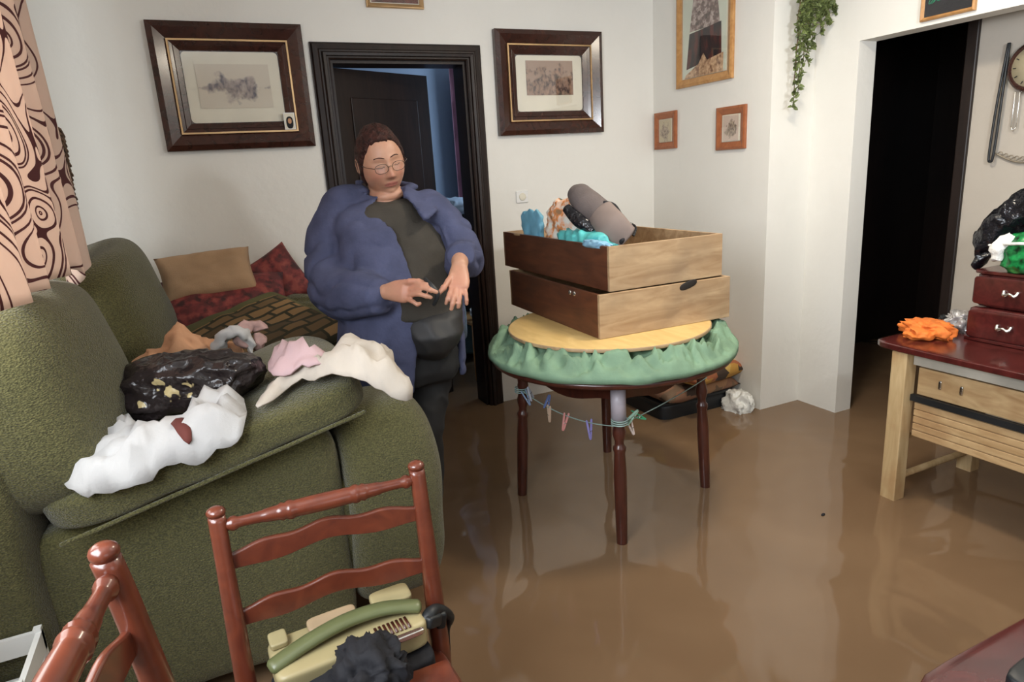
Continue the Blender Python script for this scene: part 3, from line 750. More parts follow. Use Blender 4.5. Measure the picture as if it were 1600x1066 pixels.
# loose seat cushion propped over the near arm
TILT = math.atan2(.165, .72)
CM = TM((-.06, 2.03, .775), (R(3), -TILT, R(1)))
g = superbox(G(), (.84, .62, .125), 5, 26, None, lambda p: p+Vector((nz(p, 5, 2), nz(p, 5, 4), nz(p, 5, 8)))*.014)
gg = G(); gg.add([CM @ p for p in g.v], g.f)
lc = build('loose_seat_cushion', gg, M['sofa'], M_=CM); tag(lc, 'loose green seat cushion propped aslant on the near arm of the sofa', 'cushion')
build('piping', (lambda G_: (tube(G_, [CM @ Vector((x, -.303+.002*nz((x, 0, 0), 9), -.045)) for x in [(-.38+.76*i/20) for i in range(21)]], .006, 8), G_)[1])(G()), M['sofa'], lc, M_=CM)
Ci = CM.inverted()
def ctop(x, y):  # height of the propped cushion's upper face
    nrm = (CM.to_3x3() @ Vector((0, 0, 1))); p0 = CM @ Vector((0, 0, .062)); return p0.z-(nrm.x*(x-p0.x)+nrm.y*(y-p0.y))/nrm.z
def drape_top(px, py):   # world point on the cushion's upper face seen at a photo pixel
    z = .85
    for _ in range(40): p = onZ(px, py, z); z = z*.6+.4*over(p.x, p.y)
    return p
def over(x, y):
    z = ctop(x, y); l = Ci @ Vector((x, y, z))
    e = max(0, -.295-l.y); z -= min(.11, 4*e*e+e*.8) if e > 0 else 0
    e = max(0, l.x-.40); z -= min(.05, e*.5)
    return z
def garment(name, label, cat, px, mat, thick=.03, fold=.010, fs=13, seed=0, z0=0, edge=.04, zf=None, parent=None, group=None, stretch=(1, 1), plane=None):
    zz = zf or (lambda x, y: over(x, y)+z0)
    pts = []
    for (x, y) in px:
        z = .85
        for _ in range(40): p = onZ(x, y, z); z = z*.6+.4*(zz(p.x, p.y)+thick*.35)
        pts.append((p.x, p.y))
    g = cloth(pts, zz, thick, fold, fs, seed, edge=edge, stretch=stretch)
    c = sum((p for p in g.v), Vector())/len(g.v)
    o = build(name, g, mat, parent, origin=None if parent else c, weld=False, solid=.006)
    if label: tag(o, label, cat, group)
    return o
garment('white_shirt', 'crumpled white shirt spilling over the edge of the propped green cushion', 'clothes',
  [(95, 745), (120, 702), (118, 690), (165, 665), (220, 672), (262, 690), (300, 665), (330, 640), (380, 628), (388, 655), (382, 690), (330, 722), (262, 735), (215, 768), (150, 782), (105, 770)], M['white_cloth'], .026, .030, 12, 3, stretch=(1, 1.8))
garment('maroon_scrap', 'small dark maroon cloth lying on the crumpled white shirt', 'cloth', [(262, 662), (290, 652), (300, 672), (306, 700), (296, 704), (278, 682)], M['maroon_cloth'], .012, .006, 20, 5, z0=.055)
def base2(x, y): 
    a = over(x, y); return max(a, .845)
garment('ivory_trousers', 'ivory white trousers stretched across to the sofa front beside the person', 'clothes',
  [(398, 640), (425, 604), (470, 590), (500, 572), (520, 556), (550, 548), (580, 556), (612, 544), (617, 578), (648, 602), (650, 622), (634, 634), (600, 618), (560, 600), (510, 592), (455, 602), (420, 630), (400, 650)], M['ivory_cloth'], .018, .024, 13, 8, zf=lambda x, y: max(over(x, y), .80)+.012)
garment('pink_top', 'pale pink top folded between the dark bag and the ivory trousers', 'clothes', [(418, 580), (425, 553), (470, 550), (520, 556), (500, 572), (455, 582), (430, 590)], M['pink_cloth'], .025, .022, 15, 12, z0=.045)
# peach cloth with a peak behind the bag
g = G(); c = onY(300, 575, 2.42)
def peach(p):
    q = p.copy(); a = max(0, 1-abs(p.x+.02)/.07); q.z += .075*a**1.3*(1 if p.z > 0 else .4)
    d = 1-abs(noise.noise(Vector((p.x*16, p.y*12+p.x*6, p.z*8))))*2.6; d2 = 1-abs(noise.noise(Vector((p.x*34, p.y*20, p.z*22))))*2.6
    return q+p.normalized()*(.020*(d-.4)+.008*(d2-.4))
superbox(g, (.34, .11, .09), 2.8, 30, TM((c.x+.0, 2.42, .875)), peach)
tag(build('peach_cloth', g, M['peach_cloth'], origin=c), 'peach coloured cloth rising to a peak behind the dark glossy bag', 'cloth')
# rolled pink and white sleeve
c = onY(390, 568, 2.36)
g = G(); pts = []
for i in range(22):
    a = i/21*1.65*PI; r = .05-.012*i/21; pts.append(Vector((c.x+.02+r*math.cos(a+.6)*.9, 2.36-.02*i/21, .93+r*.75*math.sin(a+.6))))
tube(g, pts, (.028, .020), 12) if False else tube(g, pts, .020, 12, rounded=True)
g.v = [p+Vector((nz(p, 38), nz(p, 38, 4), nz(p, 38, 8)))*.016 for p in g.v]
tag(build('rolled_sleeve', g, simple('dusty_pink_cloth', (.46, .29, .26), .9, .15, 30), origin=c), 'pinkish beige rolled sleeve curled beside the dark bag', 'clothes')
g = G(); c2 = onY(372, 562, 2.34); pts = [Vector((c2.x-.05, 2.36, .90)), Vector((c2.x-.03, 2.34, .945)), Vector((c2.x+.01, 2.33, .955)), Vector((c2.x+.04, 2.33, .92)), Vector((c2.x+.045, 2.33, .885))]
pp, rr_ = smooth_path(pts, [.014, .02, .022, .018, .012], 5); tube(g, pp, rr_, 12)
g.v = [p+Vector((nz(p, 40), nz(p, 40, 4), nz(p, 40, 8)))*.018 for p in g.v]
tag(build('white_collar', g, M['white_cloth'], origin=c2), 'curled white collar between the peach cloth and the pinkish sleeve', 'clothes')
# dark glossy bag
p1 = drape_top(168, 668); p2_ = drape_top(398, 618); cen = (p1+p2_)/2; rz = math.atan2(p2_.y-p1.y, p2_.x-p1.x)
BM = Matrix.Translation(Vector((cen.x, cen.y+.01, ctop(cen.x, cen.y)+.075))) @ Matrix.Rotation(rz, 4, 'Z') @ Matrix.Rotation(-R(8), 4, 'Y')
LB = (p2_-p1).length+.05
def bagfn(p):
    t = p.x/(LB/2); q = p.copy(); q.z *= 1-.22*max(0, t)-.05*max(0, -t); q.y *= 1-.15*t
    d = 1-abs(noise.noise(Vector((p.x*11, p.y*15, p.z*22))))*2
    e = 1-abs(noise.noise(Vector((p.x*24+3, p.y*20, p.z*35))))*2
    return q+p.normalized()*(.020*(d-.5)+.007*(e-.5))
g = superbox(G(), (LB, .20, .175), 2.7, 34, BM, bagfn)
bg = build('dark_glossy_bag', g, M['dark_bag'], M_=BM); tag(bg, 'dark glossy bag with gold flecks lying across the propped green cushion', 'bag')

# cushions and pillow piled at the far end of the sofa
def cushion(name, label, loc, rot, dims, mat, seed=0, wr=.012, res=22, pinch=.07):
    Mx = TM(loc, rot); g = pillow(G(), *dims, Mx, res, wr, seed, pinch)
    o = build(name, g, mat, M_=Mx); tag(o, label, 'cushion'); return o
cushion('cushion', 'dark red floral cushion lying flat under the beige pillow', (.06, 3.27, .90), (R(38), R(2), R(3)), (.56, .36, .12), M['red_floral'], 2)
cushion('cushion', 'dark red floral cushion standing on one corner behind the beige pillow', (.30, 3.50, .945), (R(68), R(-28), R(2)), (.30, .30, .10), M['red_floral'], 4)
cushion('pillow', 'plain beige pillow leaning on the back wall at the far end of the sofa', (.0, 3.34, 1.035), (R(52), R(-2), R(3)), (.41, .25, .11), M['beige_cloth'], 6)
ex = Vector((.44, .25, .09)).normalized(); ey = (Vector((-.12, .6, .17))); ey = (ey-ex*ey.dot(ex)).normalized(); ez = ex.cross(ey)
PM = Matrix((ex, ey, ez)).transposed().to_4x4(); PM.translation = Vector((.175, 2.90, .815))
tag(build('cushion', pillow(G(), .56, .60, .12, PM, 24, .014, 8), M['patchwork'], M_=PM), 'olive patchwork cushion with tan and brown blocks on the sofa seat', 'cushion')
cushion('cushion', 'plain green cushion against the far sofa arm behind the patchwork cushion', (.43, 3.33, .79), (R(30), R(6), R(-20)), (.34, .26, .12), M['sofa'], 9)

# ------------------------------------------------------------------ foreground ladder-back chairs
def ladder_chair(name, label, Mx, with_front=True):
    """local: back posts at y=0, x=+-.205, seat toward +y, z from the floor; back leans toward -y"""
    o = bpy.data.objects.new(name, None); col.objects.link(o); o.matrix_world = Mx; tag(o, label, 'chair', 'red ladder-back chairs')
    def B(nm, g, **k): g.xf(Mx); return build(nm, g, M['chair'], o, **k)
    def post(sx):
        g = G(); prof = [(0, 0, 0), (0, .0, .20), (0, 0, .44), (0, -.012, .62), (0, -.035, .80), (0, -.05, .885)]
        pts = [Vector((sx*.207, y, z)) for _, y, z in prof]
        pp, rr = smooth_path(pts, [.015, .019, .021, .019, .0165, .0165], 5); 
        seg = 4
        fr = frames_along(pp); v = []; f = []
        n = 12
        for i, (p, t, _, _) in enumerate(fr):
            for k in range(n):
                a = 2*PI*k/n; c, s = math.cos(a), math.sin(a); l = (abs(c)**5+abs(s)**5)**.2; v.append(p+Vector((rr[i]*c/l, rr[i]*s/l, 0)))
        for i in range(len(fr)-1):
            for k in range(n): a = i*n+k; b = i*n+(k+1) % n; f.append((a, b, b+n, a+n))
        f.append(tuple(range(n-1, -1, -1))); f.append(tuple(range((len(fr)-1)*n, len(fr)*n))); g.add(v, f)
        top = Vector((sx*.207, -.05, .883))
        lathe(g, [(.0165, -.004), (.0150, .001), (.0150, .004), (.0182, .006), (.0190, .011), (.0165, .016), (.010, .020), (.003, .021)], 20, Matrix.Translation(top))
        return B('back_post', g)
    post(-1); post(1)
    g = G(); a = Vector((-.195, -.047, .862)); b = Vector((.195, -.047, .862))
    prof = []
    for i in range(61):
        t = i/60; u = abs(t-.5)*2; r = .0135+.0055*(1-min(1, u*1.6)**2) if u < .62 else .0125-.0015*math.sin((u-.62)/.38*PI)
        if abs(u-.36) < .03 or abs(u-.42) < .014: r += .003
        if abs(u-.93) < .035: r += .0035
        prof.append((r, t*.39))
    lathe(g, prof, 16, along(a, b)); B('top_rail', g)
    for zc in (.79, .67):
        g = G(); v = []; f = []; n = 40
        for i in range(n+1):
            t = i/n; x = -.197+.394*t; u = 2*t-1
            up = .021+.006*math.cos(u*PI)+.0045*math.cos(u*PI*3); lo = -.024+.005*math.cos(u*PI*2)+.004*math.cos(u*PI)
            y0 = -.012-.035*(zc-.62)/.2 - .012*(1-u*u)
            for (dy, dz) in ((-.007, lo), (-.007, up-.003), (-.003, up), (.004, up), (.007, up-.003), (.007, lo)): v.append((x, y0+dy, zc+dz))
        for i in range(n):
            for k in range(6): p = i*6+k; q = i*6+(k+1) % 6; f.append((p, q, q+6, p+6))
        f.append(tuple(range(5, -1, -1))); f.append(tuple(range(n*6, n*6+6))); g.add(v, f); B('back_slat', g, bevel=.0015)
    g = G()
    def seatfn(p): q = p.copy(); q.x *= 1+.06*(q.y/.2); q.z -= .006*(1-(q.x/.2)**2)*(1 if q.z > 0 else 0); return q
    superbox(g, (.44, .40, .032), 12, 20, TM((0, .195, .445)), seatfn); B('seat', g)
    for sx in (-1, 1):
        g = G(); lathe(g, [(.013, 0), (.016, .05), (.019, .12), (.014, .15), (.021, .18), (.022, .30), (.015, .34), (.021, .37), (.021, .43)], 18, TM((sx*.20, .36, 0))); B('front_leg', g)
        g = G(); tube(g, [(sx*.205, 0, .17), (sx*.20, .36, .17)], .011, 12); B('stretcher', g)
    g = G(); tube(g, [(-.20, .36, .24), (.20, .36, .24)], .012, 12); B('stretcher', g)
    return o
M1 = TM((.144, 1.295, ZF), (0, 0, R(180-1.5)))
ladder_chair('ladder_back_chair', 'red-brown ladder-back chair in front of the sofa, holding an old cream appliance', M1)
M2 = TM((-.166, .715, ZF), (0, 0, R(-100))) @ Matrix.Diagonal((1, 1, 1.2, 1))
ladder_chair('ladder_back_chair', 'red-brown ladder-back chair cut off by the lower left corner of the picture', M2)

# ------------------------------------------------------------------ things on the front chair's seat
SZ = ZF+.461
ap = empty('vintage_appliance', (.150, 1.262, SZ+.062), 'old cream and green plastic appliance with vent slots on the seat of the front chair', 'appliance', rz=R(4))
AM = ap.matrix_world @ Matrix.Scale(1.06, 4)
cream = simple('yellowed_cream_plastic', (.40, .33, .17), .4, .08); olive = simple('grey_green_plastic', (.13, .145, .06), .35, .12)
def AB(nm, g, mat, par=ap, **k): g.xf(AM); return build(nm, g, mat, par, **k)
AB('housing', superbox(G(), (.30, .13, .06), 10, 16, TM((0, .01, .031))), cream, bevel=.002)
AB('back_pad', superbox(G(), (.085, .05, .018), 6, 10, TM((.105, .050, .072), (R(8), 0, 0))), cream)
AB('back_pad', superbox(G(), (.10, .04, .016), 6, 10, TM((-.02, .050, .070), (R(8), 0, 0))), simple('beige_plastic', (.42, .30, .18), .45, .08))
AB('back_pad', superbox(G(), (.035, .04, .014), 6, 10, TM((-.128, .050, .070), (R(8), 0, 0))), cream)
g = G(); pp, rr = smooth_path([(-.150, -.010, .060), (-.08, .002, .075), (.0, .012, .083), (.08, .010, .080), (.145, -.005, .068)], [(.020, .012)]*5, 6); tube(g, pp, rr, 12, ref=(0, 1, 0)); AB('handle_band', g, olive)
for i in range(8): AB('vent_slot', box(G(), .045+.009*i, .050+.009*i, -.052, -.015, .0605, .063), M['mahogany'])
AB('trim_strip', superbox(G(), (.12, .012, .012), 8, 8, TM((.075, -.062, .052))), M['metal'])
g = G(); pts = [(.30, 1.235, SZ+.10), (.325, 1.25, SZ+.115), (.35, 1.27, SZ+.105), (.380, 1.28, SZ+.07), (.375, 1.30, SZ+.02), (.37, 1.29, SZ-.05), (.36, 1.28, SZ-.14)]
pp, rr = smooth_path(pts, [.010, .016, .014, .010, .007, .005, .004], 5); tube(g, pp, rr, 10)
superbox(g, (.045, .035, .028), 5, 10, TM((.325, 1.245, SZ+.105), (0, R(20), R(30))))
superbox(g, (.022, .022, .04), 5, 8, TM((.352, 1.262, SZ+.085), (0, R(10), 0)))
tag(build('power_adapter', g, M['black_rubber'], origin=(.33, 1.25, SZ+.05)), 'black cable and adapter wound round the right post of the front chair', 'cable')
g = superbox(G(), (.33, .17, .062), 6, 14, TM((.15, 1.255, SZ+.031), (0, 0, R(4))))
blob(g, (.02, 1.11, SZ+.055), (.36, .24, .13), (0, 0, R(8)), .35, 3.2, 3, 2.4, 26)
blob(g, (.165, 1.15, SZ+.095), (.14, .15, .14), (0, R(10), 0), .3, 3, 8, 2.4, 20)
tag(build('black_garment', g, M['black_cloth'], origin=(.05, 1.1, SZ)), 'black cloth garment heaped on the front chair seat at the bottom edge', 'clothes')
cb = empty('red_box', (.27, 1.10, SZ), 'small dark red wooden box with black knobs beside the black garment', 'box')
build('body', superbox(G(), (.12, .10, .055), 14, 10, TM((.275, 1.125, SZ+.028))), M['chair'], cb, bevel=.002)
for x in (.25, .30): build('knob', lathe(G(), [(.006, 0), (.008, .006), (.004, .011)], 12, TM((x, 1.075, SZ+.03), (PI/2, 0, 0))), M['black_rubber'], cb)
# pale slatted crate low at the left edge
wc = empty('slatted_crate', (-.50, 1.62, ZF), 'pale slatted plastic crate at the bottom left, beside the sofa', 'crate')
for k in range(5): 
    z = ZF+.05+.11*k; g = G(); box(g, -.66, -.485, 1.50, 1.512, z, z+.05); box(g, -.66, -.485, 1.70, 1.712, z, z+.05); box(g, -.497, -.485, 1.512, 1.70, z, z+.05); box(g, -.66, -.648, 1.512, 1.70, z, z+.05); build('slat_ring', g, M['white_plastic'], wc, False, weld=False)
for x, y in ((-.652, 1.507), (-.493, 1.507), (-.652, 1.705), (-.493, 1.705)): build('corner_post', box(G(), x-.008, x+.008, y-.008, y+.008, ZF, ZF+.55), M['white_plastic'], wc, False)

# ------------------------------------------------------------------ table in the lower right corner
ct = empty('corner_table', (1.3, .25, ZF), 'dark red wooden table cut off by the lower right corner of the picture', 'table')
build('tabletop', superbox(G(), (.95, .80, .03), 16, 16, TM((1.325, .135, .607))), M['crimson_wood'], ct)
for x in (.9, 1.74):
    for y in (-.2, .47): build('leg', lathe(G(), [(.022, 0), (.028, .1), (.020, .14), (.030, .3), (.026, .55), (.032, .69)], 16, TM((x, y, ZF))), M['crimson_wood'], ct)
bx = empty('black_device', (1.06, .40, .622), 'black box with a grey metal edge on the corner table', 'device')
build('body', superbox(G(), (.26, .16, .035), 12, 12, TM((1.10, .385, .641), (0, 0, R(4)))), M['black_rubber'], bx)
build('metal_edge', superbox(G(), (.20, .010, .008), 8, 8, TM((1.10, .440, .661), (0, 0, R(4)))), M['metal'], bx)

# ------------------------------------------------------------------ round table
TC = Vector((1.475, 2.27))
rt = empty('round_table', (TC.x, TC.y, ZF), 'round dark wooden table on four turned legs carrying two stacked drawers', 'table')
for (bx_, by), (tx, ty) in (((1.126, 2.479), (1.16, 2.46)), ((1.283, 1.919), (1.295, 1.945)), ((1.859, 2.111), (1.83, 2.125)), ((1.702, 2.663), (1.69, 2.64))):
    a = Vector((bx_+(bx_-tx)*.14, by+(by-ty)*.14, ZF)); b = Vector((tx, ty, .64))
    prof = [(.018, 0), (.020, .05), (.023, .20), (.025, .38), (.021, .47), (.0245, .482), (.0245, .492), (.018, .50), (.017, .515), (.024, .54), (.025, .555), (.019, .585), (.0175, .60), (.024, .612), (.024, .622), (.022, .63), (.026, .66), (.026, .74)]
    lg = build('leg', lathe(G(), prof, 20, along(a, b)), M['mahogany'], rt)
    if by < 2: build('tape_wrap', lathe(G(), [(.0285, .60), (.0285, .725)], 20, along(a, b)), M['tape'], lg)
g = G()
def apron():
    n = 4; r0 = .42
    pts = [Vector((1.16, 2.46, 0)), Vector((1.295, 1.945, 0)), Vector((1.83, 2.125, 0)), Vector((1.69, 2.64, 0))]; return pts
A_ = apron()
for i in range(4):
    a, b = A_[i], A_[(i+1) % 4]; d = (b-a).normalized(); nn = Vector((d.y, -d.x, 0))*.011
    k = 12; vs = []
    for j in range(k+1):
        t = j/k; p = a.lerp(b, t); zl = .575-.045*math.sin(t*PI)**2
        for sg in (-1, 1):
            for z in (zl, .655): vs.append(Vector((p.x+nn.x*sg, p.y+nn.y*sg, z)))
    fs = []
    for j in range(k):
        o_ = j*4; fs += [(o_, o_+1, o_+5, o_+4), (o_+2, o_+6, o_+7, o_+3), (o_, o_+4, o_+6, o_+2), (o_+1, o_+3, o_+7, o_+5)]
    fs += [(0, 2, 3, 1), (k*4, k*4+1, k*4+3, k*4+2)]
    build('apron', G().add(vs, fs), M['mahogany'], rt, False)
build('tabletop', lathe(G(), [(.44, .650), (.495, .655), (.50, .665), (.497, .678), (.46, .684)], 72, TM((TC.x, TC.y, 0))), M['mahogany'], rt)
# crumpled green cloth between top and board
g = G(); nr, na = 26, 260
def clz(a, r):
    x, y = math.cos(a)*r, math.sin(a)*r
    wx = noise.noise(Vector((x*6, y*6, 1)))*.06; wy = noise.noise(Vector((x*6, y*6, 7)))*.06
    f = max(0, 1-abs(noise.noise(Vector(((x+wx)*11, (y+wy)*11, 2))))*3.6)**1.5; f2 = max(0, 1-abs(noise.noise(Vector(((x+wx)*21, (y+wy)*21, 5))))*3)
    u = max(0, min(1, (.512-r)/.085)); u2 = max(0, min(1, (.47-r)/.06))
    return .687+.020*u+(.066*f+.030*f2)*min(1, u*1.3)*(1-.35*u2)
vs = []; fs = []
for i in range(nr+1):
    r = .30+.21*(i/nr)
    for k in range(na):
        a = 2*PI*k/na; rr_ = r+.010*noise.noise(Vector((math.cos(a)*3, math.sin(a)*3, 5)))*(i/nr); vs.append(Vector((TC.x+rr_*math.cos(a), TC.y+rr_*math.sin(a), clz(a, r)+.010)))
for k in range(na):   # short drop over the rim
    a = 2*PI*k/na; dz = .012+.008*noise.noise(Vector((math.cos(a)*4, math.sin(a)*4, 9))); vs.append(Vector((TC.x+.510*math.cos(a), TC.y+.510*math.sin(a), .692-dz)))
for i in range(nr+1):
    for k in range(na): a = i*na+k; b = i*na+(k+1) % na; fs.append((a, b, b+na, a+na))
g.add(vs, fs)
tag(build('green_tablecloth', g, M['table_cloth'], weld=False, solid=.004, origin=(TC.x, TC.y, .70)), 'crumpled green cloth bunched round the rim of the round table under the board', 'tablecloth')
g = lathe(G(), [(.30, .688), (.33, .70), (.345, .765), (.32, .772)], 40, TM((TC.x, TC.y, 0)))
def wob(g, amp): 
    g.v = [p+Vector((nz(p, 14), nz(p, 14, 3), 0))*amp for p in g.v]; return g
tag(build('dark_cloth_pad', wob(g, .02), M['table_dark'], origin=(TC.x, TC.y, .7)), 'dark bundled cloth pad between the green cloth and the yellow round board', 'cloth')
g = lathe(G(), [(.405, .769), (.412, .772), (.412, .782), (.405, .785)], 72, TM((TC.x-.01, TC.y-.005, 0)))
rb = build('round_board', g, M['plywood'], origin=(TC.x, TC.y, .78), bevel=.001); tag(rb, 'yellow round wooden board lying on the green cloth of the round table', 'board')
build('edge_band', lathe(G(), [(.4125, .770), (.4135, .772), (.4135, .782), (.4125, .783)], 72, TM((TC.x-.01, TC.y-.005, 0))), M['pale_side'], rb)

# two stacked drawers
def drawer(label, n, l, r, z0, z1, notch=0):
    n, l, r = (Vector((*q, 0)) for q in (n, l, r)); uy = (l-n); D_ = uy.length; uy.normalize(); ux = Vector((uy.y, -uy.x, 0)); W = (r-n).dot(ux)
    Mx = Matrix((ux, uy, (0, 0, 1))).transposed().to_4x4(); Mx.translation = Vector((n.x, n.y, z0)); Hh = z1-z0; t = .014
    o = bpy.data.objects.new('drawer_box', None); col.objects.link(o); o.matrix_world = Mx; tag(o, label, 'drawer')
    def B(nm, g, mat, **k): g.xf(Mx); return build(nm, g, mat, o, False, bevel=.0015, **k)
    # pale near side, with a worn finger hole or bulge
    B('side_panel', box(G(), 0, W, 0, t, 0, Hh), M['pale_side'])
    B('side_panel', box(G(), 0, W, D_-t, D_, 0, Hh), M['pale_side'])
    B('front_panel', box(G(), 0, t, t, D_-t, 0, Hh), M['stained_side'])
    B('back_panel', box(G(), W-t, W, t, D_-t, 0, Hh), M['pale_side'])
    B('bottom_panel', box(G(), t, W-t, t, D_-t, .006, .014), M['pale_side'])
    g = G(); box(g, 0, .004, -.001, t, .0, Hh); 
    return o, Mx, W, D_, Hh
dA, MA, WA, DA, HA = drawer('lower of the two stacked wooden drawers, resting on the yellow round board', (1.288, 2.045), (1.312, 2.88), (1.90, 2.10), .786, .954)
dB, MBm, WB, DB, HB = drawer('upper of the two stacked wooden drawers, filled with clothes and a boot', (1.350, 2.068), (1.363, 3.04), (1.885, 2.085), .955, 1.124)
hl = simple('dark_hole_wood', (.012, .008, .006), .7)
g = superbox(G(), (.085, .006, .030), 2.4, 12, TM((WA*.66, -.001, HA-.010), (0, R(-14), 0))); g.xf(MA); build('finger_notch', g, hl, dA)
g = G()
for x in (.185, .22): 
    gg = superbox(G(), (.008, .020, .018), 3, 8, TM((-.003, x, HA-.02))); g.add(gg.v, gg.f)
g.xf(MA); build('lock_plate', g, M['metal'], dA)
g = superbox(G(), (.02, .07, .012), 3, 8, TM((.004, .83*DB, HB-.004))); g.xf(MBm); build('worn_patch', g, M['pale_side'], dB)

# clothes and boot in the upper drawer
def Yp(x, y, Y): return onY(x, y, Y)
c = Yp(868, 338, 2.56)
tag(build('printed_cloth', blob(G(), (1.450, 2.50, 1.165), (.12, .30, .235), (0, R(6), R(6)), .17, 3.4, 4, 3, 28), M['multi'], origin=c), 'white cloth with orange and green print heaped in the upper drawer', 'clothes')
c = Yp(828, 348, 2.80)
tag(build('blue_package', blob(G(), (1.400, 2.78, 1.150), (.030, .17, .17), (0, 0, R(4)), .12, 3, 9, 5, 16), M['blue_cloth'], origin=c), 'light blue package standing at the left end of the upper drawer', 'package')
c = Yp(900, 362, 2.36)
tag(build('teal_bag', blob(G(), (1.435, 2.36, 1.115), (.13, .30, .11), (0, 0, R(4)), .25, 3, 6, 3, 24), M['teal_cloth'], origin=c), 'teal plastic bag lying under the boot in the upper drawer', 'bag')
g = blob(G(), (1.375, 2.19, 1.122), (.07, .14, .03), (0, R(10), 0), .3, 3, 2, 3, 16)
tag(build('light_blue_cloth', g, simple('light_blue_cloth', (.22, .42, .58), .8), origin=(1.375, 2.19, 1.12)), 'light blue cloth folded over the rim of the upper drawer below the boot', 'cloth')
bt = empty('suede_boot', (1.60, 2.30, 1.12), 'grey-brown suede boot lying with its shaft up in the upper drawer', 'boot')
p0 = Yp(906, 306, 2.42); p1_ = Yp(932, 330, 2.34); p2b = Yp(952, 352, 2.27); 
g = G(); pp, rr = smooth_path([Yp(897, 300, 2.46), p0, Yp(922, 322, 2.37), Yp(946, 342, 2.29)], [(.036, .026), (.052, .034), (.060, .040), (.060, .040)], 7); tube(g, pp, rr, 24, ref=(.6, -.3, .7))
build('shaft', g, M['grey_suede'], bt)
g = G(); q0 = Yp(938, 332, 2.30); q1 = Yp(955, 352, 2.22); q2 = Yp(978, 372, 2.19)
pp, rr = smooth_path([q0, q1, q2], [(.058, .024), (.062, .022), (.052, .014)], 7); tube(g, pp, rr, 20, ref=(.6, -.3, .7)); build('opening_lining', g, M['suede_inside'], bt)
g = G(); pp, rr = smooth_path([Yp(944, 318, 2.30), Yp(958, 324, 2.29), Yp(970, 342, 2.27), Yp(984, 362, 2.22), Yp(970, 378, 2.19)], [(.012, .010), (.016, .012), (.016, .012), (.020, .012), (.016, .010)], 6); tube(g, pp, rr, 16, ref=(.6, -.3, .7)); build('foot', g, M['black_cloth'], bt)
g = G(); pp, rr = smooth_path([Yp(968, 348, 2.30), Yp(985, 350, 2.28), Yp(993, 356, 2.26), Yp(990, 368, 2.22)], [.006]*4, 5); tube(g, pp, rr, 8); build('strap', g, M['black_plastic'], bt)
g = G(); pp, rr = smooth_path([Yp(885, 325, 2.42), Yp(905, 345, 2.36), Yp(928, 358, 2.30)], [(.02, .012), (.028, .016), (.024, .012)], 6); tube(g, pp, rr, 14, ref=(.6, -.3, .7))
tag(build('black_strap_bag', g, M['black_plastic'], origin=Yp(905, 345, 2.36)), 'glossy black strap bag wedged under the grey boot shaft', 'bag')

# clothes pegs on a line tied round the table legs
g = G(); L1 = Vector((1.14, 2.455, .50)); L2 = Vector((1.262, 1.925, .485)); L3 = Vector((1.84, 2.09, .52))
def sag(a, b, s, n=14): return [a.lerp(b, i/n)-Vector((0, 0, s*4*(i/n)*(1-i/n))) for i in range(n+1)]
tube(g, sag(L1, L2, .035), .0022, 6); tube(g, sag(L2+Vector((.03, 0, 0)), L3, .01), .0022, 6)
for c_, r_ in ((Vector((1.287, 1.926, 0)), .030), (Vector((1.148, 2.467, 0)), .029)):
    for z in (.490, .498, .506): tube(g, [c_+Vector((r_*math.cos(a*PI/8), r_*math.sin(a*PI/8), z)) for a in range(17)], .0025, 6)
tag(build('peg_line', g, simple('pale_green_cord', (.30, .42, .38), .6), origin=L2), 'thin cord tied round the round table legs to hold pegs', 'cord')
def peg(label, p, d, c, s=.075):
    d = Vector(d).normalized(); mt = simple('peg_plastic', c, .4, .05); o = empty('clothes_peg', p, label, 'peg', 'clothes pegs on the cord'); Mz = along(p, Vector(p)+d)
    for sx in (-1, 1):
        g = G(); v = superbox(G(), (.009, .006, s), 6, 8, TM((0, 0, 0), (R(7*sx), 0, 0))); v.v = [q+Vector((0, sx*.006, s*.35)) for q in v.v]; g.add([Mz @ q for q in v.v], v.f); build('jaw', g, mt, o)
    g = G(); tube(g, [(-.006, -.006, s*.4), (-.006, .006, s*.4), (.006, .006, s*.4), (.006, -.006, s*.4)], .0015, 6); g.xf(Mz); build('spring', g, M['metal'], o)
def onL(t): return L1.lerp(L2, t)-Vector((0, 0, .035*4*t*(1-t)))
peg('light blue peg clipped beside the left table leg', onL(.04), (.2, -.1, -.6), (.25, .36, .55))
peg('white and blue peg clipped next to the left table leg', onL(.13), (-.3, -.2, .7), (.55, .60, .70))
peg('blue peg second along the cord from the left leg', onL(.30), (.3, 0, .8), (.12, .18, .42), .06)
peg('pale beige peg hanging third along the cord', onL(.33), (-.0, 0, -1), (.62, .45, .33))
peg('pink peg hanging aslant on the cord between the two front legs', onL(.52), (-.3, 0, -1), (.70, .30, .28))
peg('lilac peg hanging from the middle of the cord', onL(.76), (.05, 0, -1), (.30, .27, .62), .085)
pr_ = Vector((1.335, 1.955, .485))
peg('pale green peg clipped at the front table leg', pr_+Vector((-.01, -.03, .005)), (.7, .2, .35), (.35, .55, .42))
peg('green peg sticking out to the right of the front table leg', pr_+Vector((.03, 0, .015)), (1, .1, -.55), (.07, .42, .22), .09)
peg('white and pink peg hanging at the right of the front table leg', pr_+Vector((.0, -.02, 0)), (.35, 0, -1), (.70, .58, .52))

